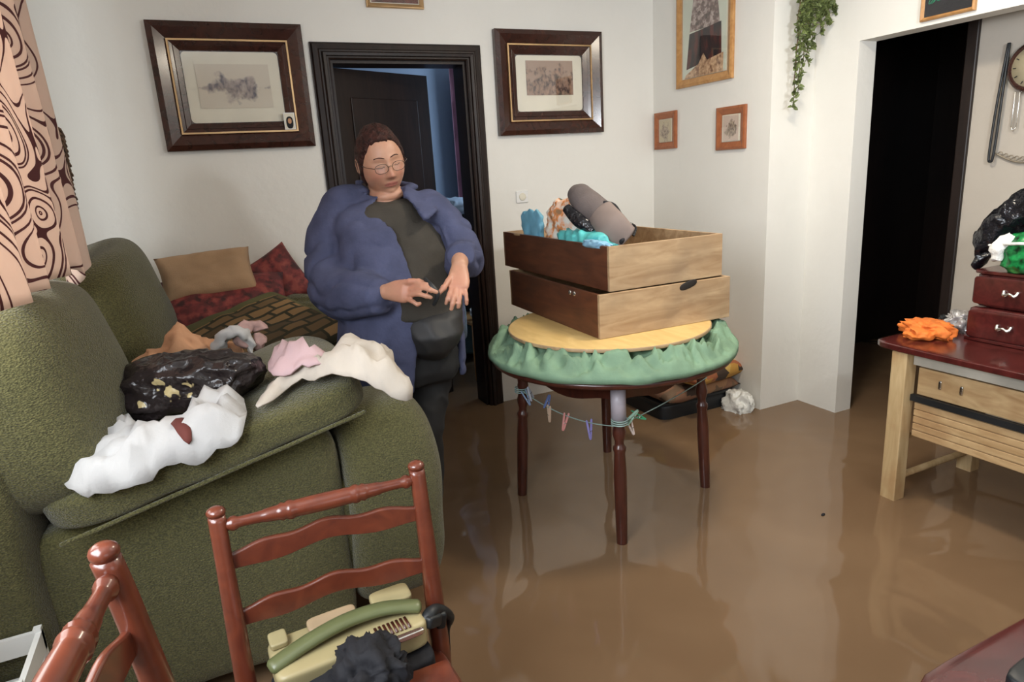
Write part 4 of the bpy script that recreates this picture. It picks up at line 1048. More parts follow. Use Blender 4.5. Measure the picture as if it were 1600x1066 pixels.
# things under the table against the wall
def bpos(px, py, Y): return onY(px, py, Y)
cr = empty('low_black_crate', (2.42, 3.02, ZF), 'low dark crate under the patchwork cushions behind the round table', 'crate')
build('body', superbox(G(), (.52, .46, .20), 9, 14, TM((2.44, 3.06, .0))), M['black_rubber'], cr)
build('rim', superbox(G(), (.54, .48, .02), 9, 14, TM((2.44, 3.06, .095))), M['black_rubber'], cr)
def patch2(name, c1, c2, c3, seed):
    m, t, b = principled(name); co = coords(t, loc=(seed, seed*.7, 0)); v = N(t, 'ShaderNodeTexVoronoi', Scale=11, distance='CHEBYCHEV'); L(t, co, v.inputs['Vector'])
    s = N(t, 'ShaderNodeSeparateColor'); L(t, v.outputs['Color'], s.inputs[0]); L(t, ramp(t, s.outputs[0], [(.0, c1), (.35, c2), (.6, c3), (.85, (.05, .03, .02))], 'CONSTANT'), b.inputs['Base Color']); b.inputs['Roughness'].default_value = .85; return m
pm1 = patch2('orange_patchwork_cloth', (.48, .26, .05), (.36, .12, .05), (.55, .36, .10), 1); pm2 = patch2('brown_patchwork_cloth', (.24, .12, .07), (.16, .10, .06), (.34, .18, .09), 2)
cushion('floor_cushion', 'brown patchwork cushion, lowest of the stack behind the round table', (2.42, 3.03, .150), (R(4), R(3), R(8)), (.60, .50, .13), pm2, 12)
cushion('floor_cushion', 'orange and yellow patchwork cushion, middle of the stack behind the round table', (2.49, 2.96, .235), (R(2), R(5), R(18)), (.56, .46, .12), pm1, 14)
cushion('floor_cushion', 'orange patchwork cushion, topmost of the stack behind the round table', (2.47, 3.06, .315), (R(3), R(-4), R(28)), (.46, .40, .11), pm1, 16)
g = blob(G(), (2.655, 2.755, .02), (.13, .18, .17), (0, R(25), 0), .3, 3, 5, 2.4, 22)
tag(build('white_plastic_bag', g, M['white_bag'], origin=(2.63, 2.76, .04)), 'crumpled whitish plastic bag in the water at the foot of the pillar', 'bag')
g = superbox(G(), (.022, .012, .010), 2.5, 8, TM((2.085, 1.676, .002), (0, 0, R(20))))
tag(build('floating_debris', g, M['black_cloth'], origin=(2.085, 1.676, 0)), 'tiny dark scrap floating alone on the brown water', 'debris')

# ------------------------------------------------------------------ sideboard at the right
sb = empty('sideboard_table', (2.72, 1.1, ZF), 'pine table with a dark red top and hanging pine drawers at the right edge', 'table')
X0, X1, YE, YN, ZT = 2.405, 3.0, 1.765, -.10, .66
build('tabletop', superbox(G(), (X1-X0, YE-YN, .026), 16, 16, TM(((X0+X1)/2, (YE+YN)/2, ZT-.013))), M['crimson_wood'], sb)
for x in (X0+.04, X1-.05):
    for y in (YE-.125, YN+.1): build('leg', box(G(), x-.032, x+.032, y-.032, y+.032, ZF, ZT-.026), M['pine_leg'], sb, False, bevel=.004)
for (x, y0, y1) in ((X0+.055, YN+.135, YE-.16), (X1-.05, YN+.135, YE-.16)): build('apron', box(G(), x-.01, x+.01, y0, y1, ZT-.075, ZT-.027), simple('whitish_painted_wood', (.50, .47, .40), .5, .12), sb, False, bevel=.002)
build('apron', box(G(), X0+.075, X1-.085, YE-.14, YE-.12, ZT-.075, ZT-.027), M['pine'], sb, False, bevel=.002)
g = G(); tube(g, [(X0+.04, YE-.125, .085), (X1-.05, YE-.125, .085)], .014, 12); build('stretcher', g, M['pine_leg'], sb)
g = G(); tube(g, [(X0+.04, YE-.125, .26), (X1-.05, YE-.125, .26)], .012, 12); build('stretcher', g, M['pine_leg'], sb)
g = G(); tube(g, [(X1-.05, YE-.157, .085), (X1-.05, YN+.13, .085)], .014, 12); build('stretcher', g, M['pine_leg'], sb)
def pdrawer(z0, z1, mat, lip):
    y0, y1 = YN+.15, YE-.175; x = X0+.06
    d = build('drawer', box(box(box(box(G(), x, x+.018, y0, y1, z0, z1), x+.018, X1-.12, y1-.014, y1, z0, z1-.01), x+.018, X1-.12, y0, y0+.014, z0, z1-.01), x+.018, X1-.12, y0+.014, y1-.014, z0, z0+.01), mat, sb, False, bevel=.002, weld=False)
    return d
dU = pdrawer(.465, .575, M['pine'], 0); dL = pdrawer(.285, .435, M['pine'], 0)
for k in range(5): build('slat', box(G(), X0+.052, X0+.06, YN+.15, YE-.175, .290+.029*k, .290+.029*k+.025), M['pine'], dL, False, bevel=.002)
for y in (1.50, 1.42): build('clip', superbox(G(), (.008, .012, .035), 5, 6, TM((X0+.056, y, .545-.02))), M['metal'], dU)
build('gap_shade_strip', box(G(), X0+.045, X0+.062, YN+.15, YE-.16, .437, .462), M['black_rubber'], sb, False)  # black strip stands in for the shade in the gap between drawers
# clear plastic sheet in front of the upper drawer
# small chest of drawers on top
ch = empty('small_chest', (2.85, 1.15, ZT), 'small dark red chest with silver cup handles on the pine table', 'chest')
build('lower_case', superbox(G(), (.30, .90, .132), 20, 14, TM((2.842, 1.12, ZT+.067))), M['crimson_wood'], ch)
build('upper_case', superbox(G(), (.285, .88, .134), 20, 14, TM((2.850, 1.12, ZT+.200))), M['crimson_wood'], ch)
build('base_moulding', superbox(G(), (.32, .92, .014), 20, 12, TM((2.842, 1.12, ZT+.008))), M['crimson_wood'], ch)
build('top_moulding', superbox(G(), (.30, .90, .012), 20, 12, TM((2.848, 1.12, ZT+.270))), M['crimson_wood'], ch)
for z, xf in ((ZT+.070, 2.690), (ZT+.200, 2.706)):
    for yc in (1.42, 1.12, .82):
        d = build('drawer', superbox(G(), (.014, .275, .108), 16, 12, TM((xf-.002, yc, z))), M['crimson_wood'], ch)
        g = G(); pp, rr = smooth_path([(xf-.012, yc+.024, z+.008), (xf-.022, yc+.018, z-.006), (xf-.024, yc, z+.001), (xf-.022, yc-.018, z-.006), (xf-.012, yc-.024, z+.008)], [.006, .0065, .0055, .0065, .006], 5); tube(g, pp, rr, 10); build('handle', g, M['metal'], d)
# orange cloth and crumpled plastic
g = blob(G(), (2.62, 1.675, ZT+.026), (.19, .17, .07), (0, 0, R(50)), .34, 3.6, 7, 2.6, 28)
tag(build('orange_cloth', g, M['orange_cloth'], origin=(2.62, 1.675, ZT)), 'bright orange cloth crumpled on the left end of the pine table', 'cloth')
g = blob(G(), (2.80, 1.655, ZT+.035), (.12, .10, .085), (0, 0, R(20)), .34, 3.6, 3, 2.6, 22)
tag(build('clear_plastic_bag', g, M['silver_foil'], origin=(2.80, 1.655, ZT)), 'crumpled clear plastic bag between the orange cloth and the dark red chest', 'bag')
g = blob(G(), (2.84, 1.74, ZT+.02), (.05, .05, .05), (0, 0, 0), .2, 3, 3, 2.6, 12)
tag(build('small_dark_item', g, M['black_rubber'], origin=(2.84, 1.74, ZT)), 'small dark object behind the crumpled clear plastic on the pine table', 'object')
# bags on the chest
g = G()
pp, rr = smooth_path([(2.76, 1.60, ZT+.285), (2.79, 1.585, .99), (2.80, 1.57, 1.05), (2.81, 1.52, 1.13), (2.83, 1.43, 1.19), (2.85, 1.30, 1.24), (2.86, 1.15, 1.22), (2.86, 1.0, 1.1)], [.010, .035, .055, .060, .065, .08, .10, .09], 6)
tube(g, pp, rr, 22); blob(g, (2.88, 1.2, 1.06), (.20, .50, .26), (0, 0, 0), .15, 3, 3, 2.5, 22)
g.v = [p+Vector((nz(p, 22), nz(p, 22, 4), nz(p, 22, 8)))*.028 for p in g.v]
tag(build('black_bag', g, M['black_plastic'], origin=(2.85, 1.3, 1.0)), 'glossy black bin bag piled on the dark red chest at the right edge', 'bag')
gb = empty('green_bag', (2.72, 1.36, ZT+.28), 'green plastic bag with a white knot on the dark red chest', 'bag')
build('bag_body', blob(G(), (2.755, 1.375, 1.005), (.15, .24, .165), (0, R(8), 0), .14, 3, 5, 2.5, 26), M['green_bag'], gb)
g = G(); pp, rr = smooth_path([(2.72, 1.46, 1.07), (2.70, 1.485, 1.03), (2.70, 1.488, .985)], [(.024, .012), (.028, .018), (.020, .012)], 6); tube(g, pp, rr, 14, ref=(0, 1, 0)); tube(g, [(2.71, 1.50, 1.03), (2.70, 1.525, 1.035)], [.012, .004], 8)
g.v = [p+Vector((nz(p, 40), nz(p, 40, 4), nz(p, 40, 8)))*.010 for p in g.v]; build('knot', g, M['white_bag'], gb)
g = G(); tube(g, [(2.685, 1.46, 1.045), (2.672, 1.40, 1.052), (2.670, 1.33, 1.055)], (.006), 8); build('white_stripe', g, M['white_bag'], gb)

# ------------------------------------------------------------------ seen through the bedroom door
bd = empty('bedroom_chair', (1.62, 4.35, ZF), 'brown wooden chair standing in the bedroom water beyond the door', 'chair')
wc_ = M['oak']
for (x, y) in ((1.60, 4.15), (1.95, 4.15), (1.60, 4.48), (1.95, 4.48)): build('leg', lathe(G(), [(.016, 0), (.022, .3), (.018, .5)], 12, TM((x, y, ZF))), M['oak'], bd)
build('seat', superbox(G(), (.42, .42, .03), 8, 12, TM((1.775, 4.32, .415))), M['oak'], bd)
bl = empty('bed', (2.2, 4.95, ZF), 'bed heaped with things in the bedroom beyond the door', 'bed')
build('bed_base', superbox(G(), (1.7, .98, .30), 10, 14, TM((2.45, 5.08, .20))), simple('teal_grey_cover', (.10, .17, .17), .9), bl)
build('mattress', superbox(G(), (1.7, .98, .25), 8, 14, TM((2.45, 5.08, .47))), M['wall_blue'], bl)
def bb(name, label, cat, px, py, Y, dims, mat, seed, amp=.25):
    c = onY(px, py, Y); tag(build(name, blob(G(), c, dims, (0, 0, seed), amp, 3, seed, 2.6, 20), mat, origin=c), label, cat)
bb('dark_bundle', 'dark bundle of bags under the pale bedding beyond the bedroom door', 'bundle', 735, 365, 4.75, (.50, .40, .42), M['black_plastic'], 3)
bb('pale_bedding', 'pale blue folded bedding on top of the pile beyond the bedroom door', 'bedding', 708, 322, 4.65, (.34, .35, .12), simple('pale_blue_bedding', (.55, .66, .78), .8), 2, .15)
bb('lilac_pillow', 'pale lilac pillow between the bundle and the door frame', 'pillow', 742, 378, 4.55, (.16, .3, .20), simple('pale_lilac_cloth', (.55, .52, .68), .8), 5, .12)
bb('dark_cover', 'dark cover hanging below the bundle beyond the bedroom door', 'cloth', 735, 440, 4.6, (.52, .34, .46), M['black_cloth'], 6)
bb('white_packet', 'small white crumpled packet by the door frame beyond the bedroom door', 'packet', 742, 488, 4.2, (.075, .06, .07), M['white_bag'], 7)
bb('pale_towel', 'narrow pale towel hanging beyond the hand of the person', 'towel', 723, 500, 4.1, (.055, .05, .26), simple('pale_blue_towel', (.60, .68, .72), .8), 8, .1)
g = G(); nu, nv = 40, 6
for i in range(nu+1):
    for j in range(nv+1): t = i/nu; g.v.append(Vector((2.05+.42*t, 5.45+.03*math.sin(t*40), 2.3-1.9*j/nv)))
for i in range(nu):
    for j in range(nv): a = i*(nv+1)+j; g.f.append((a, a+1, a+nv+2, a+nv+1))
tag(build('bedroom_curtain', g, simple('dull_pink_curtain', (.42, .22, .28), .9), weld=False, solid=.003, origin=(2.2, 5.45, 1.3)), 'dull pink curtain on the far bedroom wall', 'curtain')

# ------------------------------------------------------------------ the person
pe = empty('person', (.68, 2.58, ZF), 'person in blue fleece jacket and glasses standing beside the sofa, looking down at their hands', 'person')
UPW = Vector((0, 0, 1))
def Pd(x, y, d): return atD(x, y, d)
skin_g = G()
# --- head
HC = Pd(595, 253, 2.46)
fwd = Vector((.04, -1, -.19)).normalized()
side0 = fwd.cross(UPW).normalized()*-1     # person's left = picture right
side0 = Vector((1, 0, 0))
roll_ = R(-9)
rgt = (side0 - fwd*side0.dot(fwd)).normalized(); upv = fwd.cross(rgt)*-1
if upv.z < 0: upv = -upv
rgt2 = rgt*math.cos(roll_)-upv*math.sin(roll_); up2 = rgt*math.sin(roll_)+upv*math.cos(roll_)
HM = Matrix((rgt2, fwd, up2)).transposed().to_4x4(); HM.translation = HC   # local: x picture right, y forward, z up
HI = HM.inverted()
def gs1(d2, s): return math.exp(-d2/(2*s*s))
def face(p):
    """p on a unit sphere -> head surface"""
    x, y, z = p
    q = Vector((x*.083, y*.097, z*.122))
    if z < 0: q.x *= 1-.10*(-z)**1.8;  
    if y < 0 and z < 0: q.y *= 1-.25*(-z)
    if y > 0: q.y -= .010*max(0, -z)*y*0
    if y > .05:
        X, Z = q.x, q.z
        def add(cx, cz, s, a, sz=None):
            sz = sz or s; return a*math.exp(-((X-cx)**2)/(2*s*s)-((Z-cz)**2)/(2*sz*sz))
        d = 0
        for sx in (-1, 1):
            d += add(sx*.031, .006, .015, -.012, .011)
            d += add(sx*.031, .005, .010, .0085, .0065)
            d += add(sx*.031, .027, .018, .004, .006)
            d += add(sx*.046, -.030, .018, .009, .018)
            d += add(sx*.0115, -.036, .006, .008, .006)
            d += add(sx*.028, -.062, .010, .004, .016)
        d += add(0, -.004, .0065, .011, .018); d += add(0, -.028, .010, .022, .012); d += add(0, -.036, .008, .006, .006)
        d += add(0, -.055, .006, -.003, .006)
        d += add(0, -.0635, .019, .0065, .0042); d += add(0, -.0685, .026, -.0055, .0020); d += add(0, -.0745, .016, .0075, .0048)
        d += add(0, -.086, .016, -.004, .005); d += add(0, -.103, .020, .014, .012)
        d += add(0, .060, .035, .003, .02)
        q.y += d*min(1, (y-.05)*3)
    return q
n1, n2 = 120, 100; v = []; f = []
for i in range(1, n2):
    th = PI*i/n2
    for k in range(n1):
        ph = 2*PI*k/n1; v.append(HM @ face((math.sin(th)*math.sin(ph), math.sin(th)*math.cos(ph), math.cos(th))))
for i in range(n2-2):
    for k in range(n1): a = i*n1+k; b = i*n1+(k+1) % n1; f.append((a, b, b+n1, a+n1))
v.append(HM @ face((0, 0, 1))); v.append(HM @ face((0, 0, -1)))
for k in range(n1): f.append((len(v)-2, (k+1) % n1, k)); f.append((len(v)-1, (n2-2)*n1+k, (n2-2)*n1+(k+1) % n1))
skin_g.add(v, f)
for sx in (-1, 1):   # ears
    superbox(skin_g, (.016, .038, .062), 2.3, 10, HM @ TM((sx*.080, -.008, -.006), (R(6), 0, R(-18*sx))))
    g_ = [HM @ Vector((sx*.086, .006*math.cos(a)-.012+.012*math.cos(a), .024*math.sin(a))) for a in (i*PI/6 for i in range(10))]; tube(skin_g, g_, .0045, 8)
# neck and double chin
NB = Pd(603, 322, 2.52)
tube(skin_g, [HM @ Vector((0, -.030, -.06)), HM @ Vector((0, -.026, -.11)), NB, NB+Vector((0, .03, -.08))], [.058, .060, .068, .07], 26)
superbox(skin_g, (.125, .10, .050), 2.3, 14, HM @ TM((0, .020, -.118)))
# torso core, legs (mostly under the clothes)
T1 = Pd(612, 350, 2.53); T2 = Pd(632, 440, 2.50); T3 = Pd(640, 520, 2.50)
tube(skin_g, [NB+Vector((0, .02, -.05)), T1, T2, T3], [(.08, .05), (.14, .07), (.16, .10), (.14, .10)], 28, ref=(1, 0, 0))
HIP = Pd(642, 560, 2.50)
legs = [(Vector((HIP.x-.09, HIP.y, HIP.z)), Vector((.52+.03, 2.60, .35)), Vector((.545, 2.63, -.03))), (Vector((HIP.x+.085, HIP.y, HIP.z)), Pd(664, 668, 2.50), Pd(668, 770, 2.56))]
legs[1] = (legs[1][0], legs[1][1], Vector((legs[1][1].x-.03, legs[1][1].y+.06, -.03)))
for a, b, c in legs:
    tube(skin_g, [a, b, c], [.075, .055, .04], 18)
    tube(skin_g, [c+Vector((0, .03, -.03)), c+Vector((0, -.06, -.045)), c+Vector((0, -.15, -.05))], [.038, .036, .026], 14)
# --- arms
RA = [Pd(540, 328, 2.53), Pd(520, 372, 2.52), Pd(518, 425, 2.48), Pd(532, 455, 2.40), Pd(566, 460, 2.29), Pd(592, 458, 2.22), Pd(606, 456, 2.19)]
LA = [Pd(676, 330, 2.53), Pd(704, 360, 2.53), Pd(722, 392, 2.50), Pd(724, 400, 2.38), Pd(719, 404, 2.28), Pd(718, 416, 2.22)]
tube(skin_g, RA, [.05, .05, .046, .043, .036, .030, .026], 18)
tube(skin_g, LA, [.05, .05, .044, .038, .032, .027], 18)
# --- hands
def finger(pts, r0, r1): 
    n = len(pts); pp, rr = smooth_path(pts, [r0+(r1-r0)*i/(n-1) for i in range(n)], 4); tube(skin_g, pp, rr, 12)
    for i in range(1, n-1): superbox(skin_g, (r0*2.02,)*3, 2, 8, TM(pts[i]))
# right hand of the person (picture left): palm runs to the right, fingers reach toward the other hand
RW = Pd(604, 456, 2.19)
K = [Pd(640, 446, 2.145), Pd(642, 453, 2.135), Pd(641, 461, 2.135), Pd(637, 468, 2.145)]
tube(skin_g, [RW, Pd(618, 455, 2.17), Pd(632, 455, 2.15), Pd(641, 457, 2.145)], [(.027, .021), (.036, .019), (.040, .017), (.034, .014)], 20, ref=CU)
finger([K[0], Pd(656, 443, 2.115), Pd(668, 445, 2.10), Pd(678, 449, 2.10)], .0092, .0070)
finger([K[1], Pd(659, 450, 2.10), Pd(672, 453, 2.085), Pd(683, 457, 2.09)], .0094, .0070)
finger([K[2], Pd(655, 460, 2.095), Pd(666, 463, 2.085), Pd(674, 465, 2.09)], .0090, .0068)
finger([K[3], Pd(646, 472, 2.115), Pd(652, 476, 2.11), Pd(657, 474, 2.115)], .0082, .0062)
finger([Pd(622, 446, 2.165), Pd(640, 440, 2.13), Pd(654, 440, 2.12), Pd(665, 443, 2.115)], .0110, .0080)
# left hand of the person (picture right): hangs down, thumb out to the left
LW = Pd(718, 414, 2.225)
tube(skin_g, [LW, Pd(717, 428, 2.20), Pd(716, 441, 2.18), Pd(716, 450, 2.165)], [(.026, .020), (.034, .019), (.039, .017), (.035, .014)], 20, ref=CR)
finger([Pd(706, 449, 2.165), Pd(702, 460, 2.14), Pd(699, 468, 2.135), Pd(697, 475, 2.14)], .0090, .0068)
finger([Pd(712, 452, 2.16), Pd(709, 465, 2.13), Pd(707, 475, 2.125), Pd(705, 484, 2.13)], .0094, .0070)
finger([Pd(719, 452, 2.165), Pd(718, 465, 2.14), Pd(717, 474, 2.135), Pd(716, 481, 2.14)], .0090, .0068)
finger([Pd(726, 449, 2.175), Pd(728, 460, 2.155), Pd(729, 469, 2.155), Pd(729, 476, 2.16)], .0080, .0062)
finger([Pd(708, 428, 2.195), Pd(700, 440, 2.16), Pd(693, 450, 2.135), Pd(685, 459, 2.12)], .0112, .0078)
body = remesh(skin_g, .0036, 3, .5)
ca = body.color_attributes.new('Col', 'FLOAT_COLOR', 'POINT')
hand_pts = [K[1], Pd(716, 452, 2.16)]
for i, vv in enumerate(body.vertices):
    p = vv.co; l = HI @ p; c = [.47, .255, .165]
    if l.z > -.16 and abs(l.x) < .12 and abs(l.y) < .16:
        def bl(t, c2):
            for k in range(3): c[k] += (c2[k]-c[k])*t
        if l.y > .03:
            for sx in (-1, 1): bl(.40*math.exp(-((l.x-sx*.045)**2+(l.z+.030)**2)/(2*.018**2)), (.50, .17, .12))
            bl(.35*math.exp(-(l.x**2+(l.z+.030)**2)/(2*.010**2)), (.50, .17, .12))
            e = (abs(l.x)/.025)**2+((l.z+.0690)/.0095)**2
            if e < 1.4: bl(max(0, min(1, (1.4-e)*2))*.75, (.40, .12, .10))
            if abs(l.x) < .024 and abs(l.z+.0688) < .0014: bl(.6, (.14, .04, .03))
            for sx in (-1, 1):
                X = l.x-sx*.031; lid = .0005-.16*0-((X/.016)**2)*-.003-.004
                if abs(X) < .016 and abs(l.z-lid) < .0016: bl(.85, (.05, .025, .02))
                bl(.30*math.exp(-(X**2/(2*.013**2)+(l.z+.010)**2/(2*.004**2))), (.32, .15, .11))
        if l.z < -.10: bl(.15, (.55, .26, .19))
    for hp in hand_pts:
        d = (p-hp).length
        if d < .12: t = .45*(1-d/.12); c = [c[0]+(.52-c[0])*t, c[1]+(.20-c[1])*t, c[2]+(.14-c[2])*t]
    ca.data[i].color = (*c, 1)
bo = mesh_obj('body', body, M['skin'], pe)
# eyebrows
def arc_on_face(g, pts, r, off=.002):
    w_ = [HM @ Vector((x, yy+off, z)) for x, yy, z in pts]; tube(g, w_, r, 8)
def face_y(x, z):
    best = .09
    zz = z/.122; xx = x/.083
    s = max(0, 1-zz*zz-xx*xx)**.5
    p = face((xx/(1-.10*(-zz)**1.8 if zz < 0 else 1), max(.06, s), zz)); return p.y
for sx in (-1, 1):
    g = G(); pts = [(sx*(.012+.034*t), face_y(sx*(.012+.034*t), .0285+.006*math.sin(t*PI*.8)), .0285+.006*math.sin(t*PI*.8)-.003*t) for t in (i/8 for i in range(9))]
    arc_on_face(g, pts, [.0012+.0012*math.sin(PI*(i+1)/10) for i in range(9)], -.0005); build('eyebrow', g, M['hair'], pe)
# glasses
gl_ = bpy.data.objects.new('glasses', None); col.objects.link(gl_); gl_.parent = pe; WM[gl_.name] = pe.matrix_world.copy()
tag(gl_, 'thin metal rimmed glasses')
g = G(); gm_ = G()
for sx in (-1, 1):
    pts = [(sx*.032+.0235*math.copysign(abs(math.cos(a))**.8, math.cos(a)), .112-.006*abs(sx*.032+.0235*math.cos(a))/.05, -.003+.0165*math.copysign(abs(math.sin(a))**.8, math.sin(a))) for a in (i*2*PI/28 for i in range(29))]
    tube(g, [HM @ Vector(p) for p in pts], .0011, 6)
    gm_.add([HM @ Vector(p) for p in pts[:-1]], [tuple(range(28))])
    tube(g, [HM @ Vector((sx*.055, .105, .002)), HM @ Vector((sx*.078, .075, .006)), HM @ Vector((sx*.083, .01, .008))], .0012, 6)
tube(g, [HM @ Vector((-.009, .113, .0)), HM @ Vector((0, .117, .004)), HM @ Vector((.009, .113, .0))], .0012, 6)
build('rims', g, simple('thin_dark_metal', (.12, .09, .07), .35, metal=.8), gl_); build('lenses', gm_, M['glass'], gl_, False)
# hair: cap swept back, short
g = G(); v = []; f = []; n1, n2 = 72, 40
for i in range(n2+1):
    th = PI*.80*i/n2
    for k in range(n1):
        ph = 2*PI*k/n1; x, y, z = math.sin(th)*math.sin(ph), math.sin(th)*math.cos(ph), math.cos(th)
        base = face((x, y if y < 0 else y, z)); r = 1.075+.05*max(0, z)+.03*noise.noise(Vector((x*5, y*5, z*3)))+.028*noise.noise(Vector((x*22, y*5, z*9)))
        # hairline: cut the cap open over the face
        lim = PI*(.27+.0*z) if y > 0 else PI*.80
        fr_ = max(0, math.cos(ph)); thmax = PI*(.66-.36*min(1, max(0, (fr_-.12)/.62))**.8 - .03*math.cos(ph*2)+.035*noise.noise(Vector((math.cos(ph)*5, math.sin(ph)*5, 3))))
        if th > thmax:
            t2 = thmax; x, y, z = math.sin(t2)*math.sin(ph), math.sin(t2)*math.cos(ph), math.cos(t2); base = face((x, y, z)); r = 1.012-.10*min(1, (th-thmax)*2)
        v.append(HM @ (Vector((base.x*r, base.y*r-.004, base.z*(r+.01)))))
for i in range(n2):
    for k in range(n1): a = i*n1+k; b = i*n1+(k+1) % n1; f.append((a, b, b+n1, a+n1))
g.add(v, f); build('hair', g, M['hair'], pe)

# --- clothes
def ring_body(g, rings, t0=None, t1=None, thick=.012, seg=64):
    """rings: (center, a, b, [t0, t1]) side and depth half sizes; open between t0..t1 (front, radians, + is picture right)"""
    n = len(rings); pp = [r[0] for r in rings]; out = []; inn = []
    for (c, a, b, u0, u1) in rings:
        ro = []; ri = []
        for k in range(seg+1):
            t = u1+(2*PI-(u1-u0))*k/seg if u0 is not None else 2*PI*k/(seg+1)
            def pos(a_, b_):
                ct, st = math.cos(t), math.sin(t); e = .85
                return c+Vector((a_*math.copysign(abs(st)**e, st), -b_*math.copysign(abs(ct)**e, ct), 0))
            ro.append(pos(a, b)); ri.append(pos(a-thick, b-thick))
        out.append(ro); inn.append(ri)
    v = []; f = []; m_ = seg+1
    for ro in out: v += ro
    for ri in inn: v += ri
    N_ = n*m_; op = rings[0][3] is not None; kk = seg if op else m_
    for i in range(n-1):
        for k in range(kk):
            k2 = (k+1) % m_; a = i*m_+k; b = i*m_+k2; c = (i+1)*m_+k2; d = (i+1)*m_+k
            f.append((a, b, c, d)); f.append((N_+a, N_+d, N_+c, N_+b))
    for i in (0, n-1):
        for k in range(kk):
            k2 = (k+1) % m_; a = i*m_+k; b = i*m_+k2; q = (a, N_+a, N_+b, b); f.append(q if i == 0 else q[::-1])
    if op:
        for i in range(n-1):
            a, d = i*m_, (i+1)*m_; f.append((a, d, N_+d, N_+a)); a, d = i*m_+seg, (i+1)*m_+seg; f.append((a, N_+a, N_+d, d))
    g.add(v, f)
# shirt and lower garment
sh = G()
SR = [(Pd(603, 313, 2.51), .076, .076), (Pd(604, 320, 2.51), .115, .100), (Pd(607, 335, 2.52), .165, .125), (Pd(615, 365, 2.52), .195, .140), (Pd(626, 405, 2.50), .205, .170), (Pd(640, 450, 2.48), .195, .195), (Pd(648, 488, 2.47), .165, .190)]
SL = [(Pd(656, 470, 2.48), .11, .16), (Pd(661, 486, 2.47), .130, .195), (Pd(664, 512, 2.46), .125, .205), (Pd(664, 535, 2.47), .105, .175), (Pd(664, 550, 2.49), .08, .14)]
def closed(g, rings, seg=48):
    v = []; f = []
    for (c, a, b) in rings:
        for k in range(seg):
            t = 2*PI*k/seg; ct, st = math.cos(t), math.sin(t); v.append(c+Vector((a*math.copysign(abs(st)**.88, st), -b*math.copysign(abs(ct)**.88, ct), 0)))
    for i in range(len(rings)-1):
        for k in range(seg): a = i*seg+k; b = i*seg+(k+1) % seg; f.append((a, b, b+seg, a+seg))
    f.append(tuple(range(seg-1, -1, -1))); n = (len(rings)-1)*seg; f.append(tuple(range(n, n+seg))); g.add(v, f)
closed(sh, SR)
def shirt_fold(co, n_):
    d = noise.noise(Vector((co.x*9, co.y*6, co.z*5+co.x*6)))*.008+(abs(noise.noise(Vector((co.x*13+co.z*6, co.y*7, co.z*10))))-.2)*-.012
    return co+n_*d
mesh_obj('shirt', remesh(sh, .009, 4), M['shirt'], pe, shirt_fold)
lg_ = G(); closed(lg_, SL); mesh_obj('waist_bag', remesh(lg_, .009, 4), M['charcoal'], pe, shirt_fold)['label'] = 'dark grey rounded garment bulge over the stomach'
tr = G()
closed(tr, [(Pd(646, 500, 2.50), .15, .14), (Pd(648, 545, 2.50), .165, .15), (Pd(650, 572, 2.51), .165, .150), (Pd(650, 590, 2.52), .155, .14)])
for (a, b, c), rr_ in zip(legs, ([.105, .085, .07], [.092, .075, .062])): tube(tr, [a, b, c], rr_, 24)
mesh_obj('trousers', remesh(tr, .009, 5), M['leggings'], pe, shirt_fold)
# jacket
jk = G()
deg = R
JR = [(Pd(602, 306, 2.535), .085, .085, -.55, .65), (Pd(603, 318, 2.535), .150, .105, -.40, .55), (Pd(605, 330, 2.535), .195, .125, -.32, .62), (Pd(612, 352, 2.53), .220, .178, -.16, .66), (Pd(618, 385, 2.53), .225, .210, -.08, .70),
      (Pd(623, 425, 2.52), .230, .235, -.04, .76), (Pd(627, 465, 2.52), .232, .245, -.02, .80), (Pd(627, 510, 2.53), .232, .245, -.02, .86), (Pd(627, 550, 2.54), .234, .235, -.04, .92), (Pd(628, 588, 2.55), .238, .225, -.06, .96)]
ring_body(jk, JR, thick=.016)
pp, rr = smooth_path([RA[0]+Vector((.03, 0, .0)), RA[0], RA[1], RA[2], RA[3]+Vector((0, 0, -.01)), RA[4], Pd(590, 463, 2.225)], [.085, .092, .095, .098, .100, .083, .064], 7)
tube(jk, pp, rr, 30)
pp2, rr2 = smooth_path([LA[0]+Vector((-.03, 0, 0)), LA[0], LA[1], LA[2]+Vector((-.005, 0, -.02)), LA[3]+Vector((0, 0, -.02)), Pd(720, 401, 2.285)], [.078, .074, .070, .072, .070, .054], 7)
tube(jk, pp2, rr2, 30)
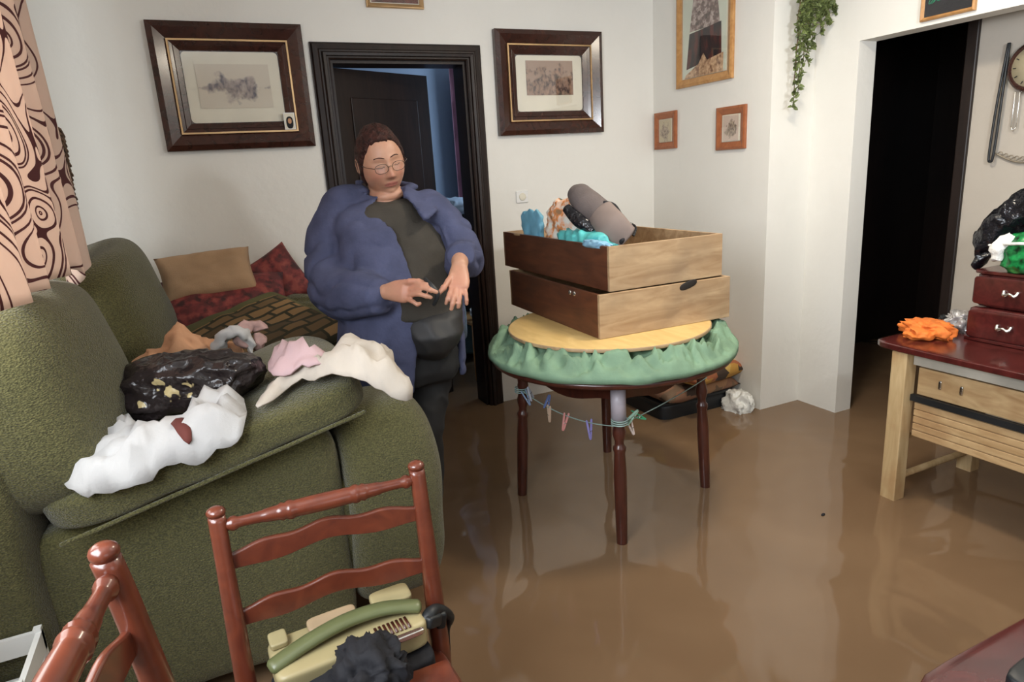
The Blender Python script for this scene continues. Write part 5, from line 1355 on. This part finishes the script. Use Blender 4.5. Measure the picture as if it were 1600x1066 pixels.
# cuffs hollowed visually by a turned edge
def cuff(c, d, r): 
    d = Vector(d).normalized(); a = d.orthogonal().normalized(); b = d.cross(a)
    tube(jk, [c+a*r*math.cos(t)+b*r*math.sin(t) for t in (i*2*PI/20 for i in range(21))], .009, 8)
cuff(pp[-1]+(pp[-1]-pp[-2]).normalized()*.022, pp[-1]-pp[-2], .050); cuff(pp2[-1]+(pp2[-1]-pp2[-2]).normalized()*.018, pp2[-1]-pp2[-2], .043)
# collar: two wide lapels folded flat on the chest
def flap(pts, t=.010):
    pts = [Vector(p) for p in pts]; n_ = (pts[1]-pts[0]).cross(pts[2]-pts[0]).normalized()*t
    k = len(pts); jk.add([p+n_ for p in pts]+[p-n_ for p in pts], [tuple(range(k)), tuple(range(2*k-1, k-1, -1))]+[(i, k+i, k+(i+1) % k, (i+1) % k) for i in range(k)])
flap([Pd(566, 292, 2.50), Pd(577, 312, 2.445), Pd(598, 347, 2.385), Pd(590, 350, 2.385), Pd(543, 334, 2.43), Pd(545, 312, 2.48)])
flap([Pd(634, 292, 2.50), Pd(630, 305, 2.45), Pd(648, 322, 2.40), Pd(664, 345, 2.385), Pd(684, 330, 2.44), Pd(660, 304, 2.49)])
tube(jk, [Pd(630, 298, 2.49), Pd(645, 292, 2.55), Pd(602, 280, 2.62), Pd(560, 285, 2.57), Pd(568, 300, 2.49)], [(.012, .022)]*5, 12, ref=(0, 0, 1))
def fleece(co, n_):
    q = co.copy()
    # sleeve folds run across the arm; body folds hang down
    a = noise.noise(Vector((co.x*10, co.y*5, co.z*3)))
    s1 = 1-abs(noise.noise(Vector((co.x*5+co.z*5, co.y*7, co.z*10-co.x*5))))*3.2
    dE = min((co-RA[2]).length, (co-RA[3]).length, (co-LA[2]).length, (co-LA[3]).length)
    w_ = max(.25, 1-dE/.22)
    return q+n_*(.010*a-.036*max(0, s1-.25)*w_+.004)
mesh_obj('jacket', remesh(jk, .008, 5), M['fleece'], pe, fleece)
# dark small thing held between the fingers
g = G(); pp, rr = smooth_path([Pd(664, 436, 2.11), Pd(676, 449, 2.095), Pd(684, 462, 2.10), Pd(678, 476, 2.12)], [.006, .009, .009, .006], 5); tube(g, pp, rr, 10)
tag(build('dark_strap', g, M['black_rubber'], origin=Pd(676, 449, 2.1)), 'small dark strap held between the fingers of the person', 'strap')
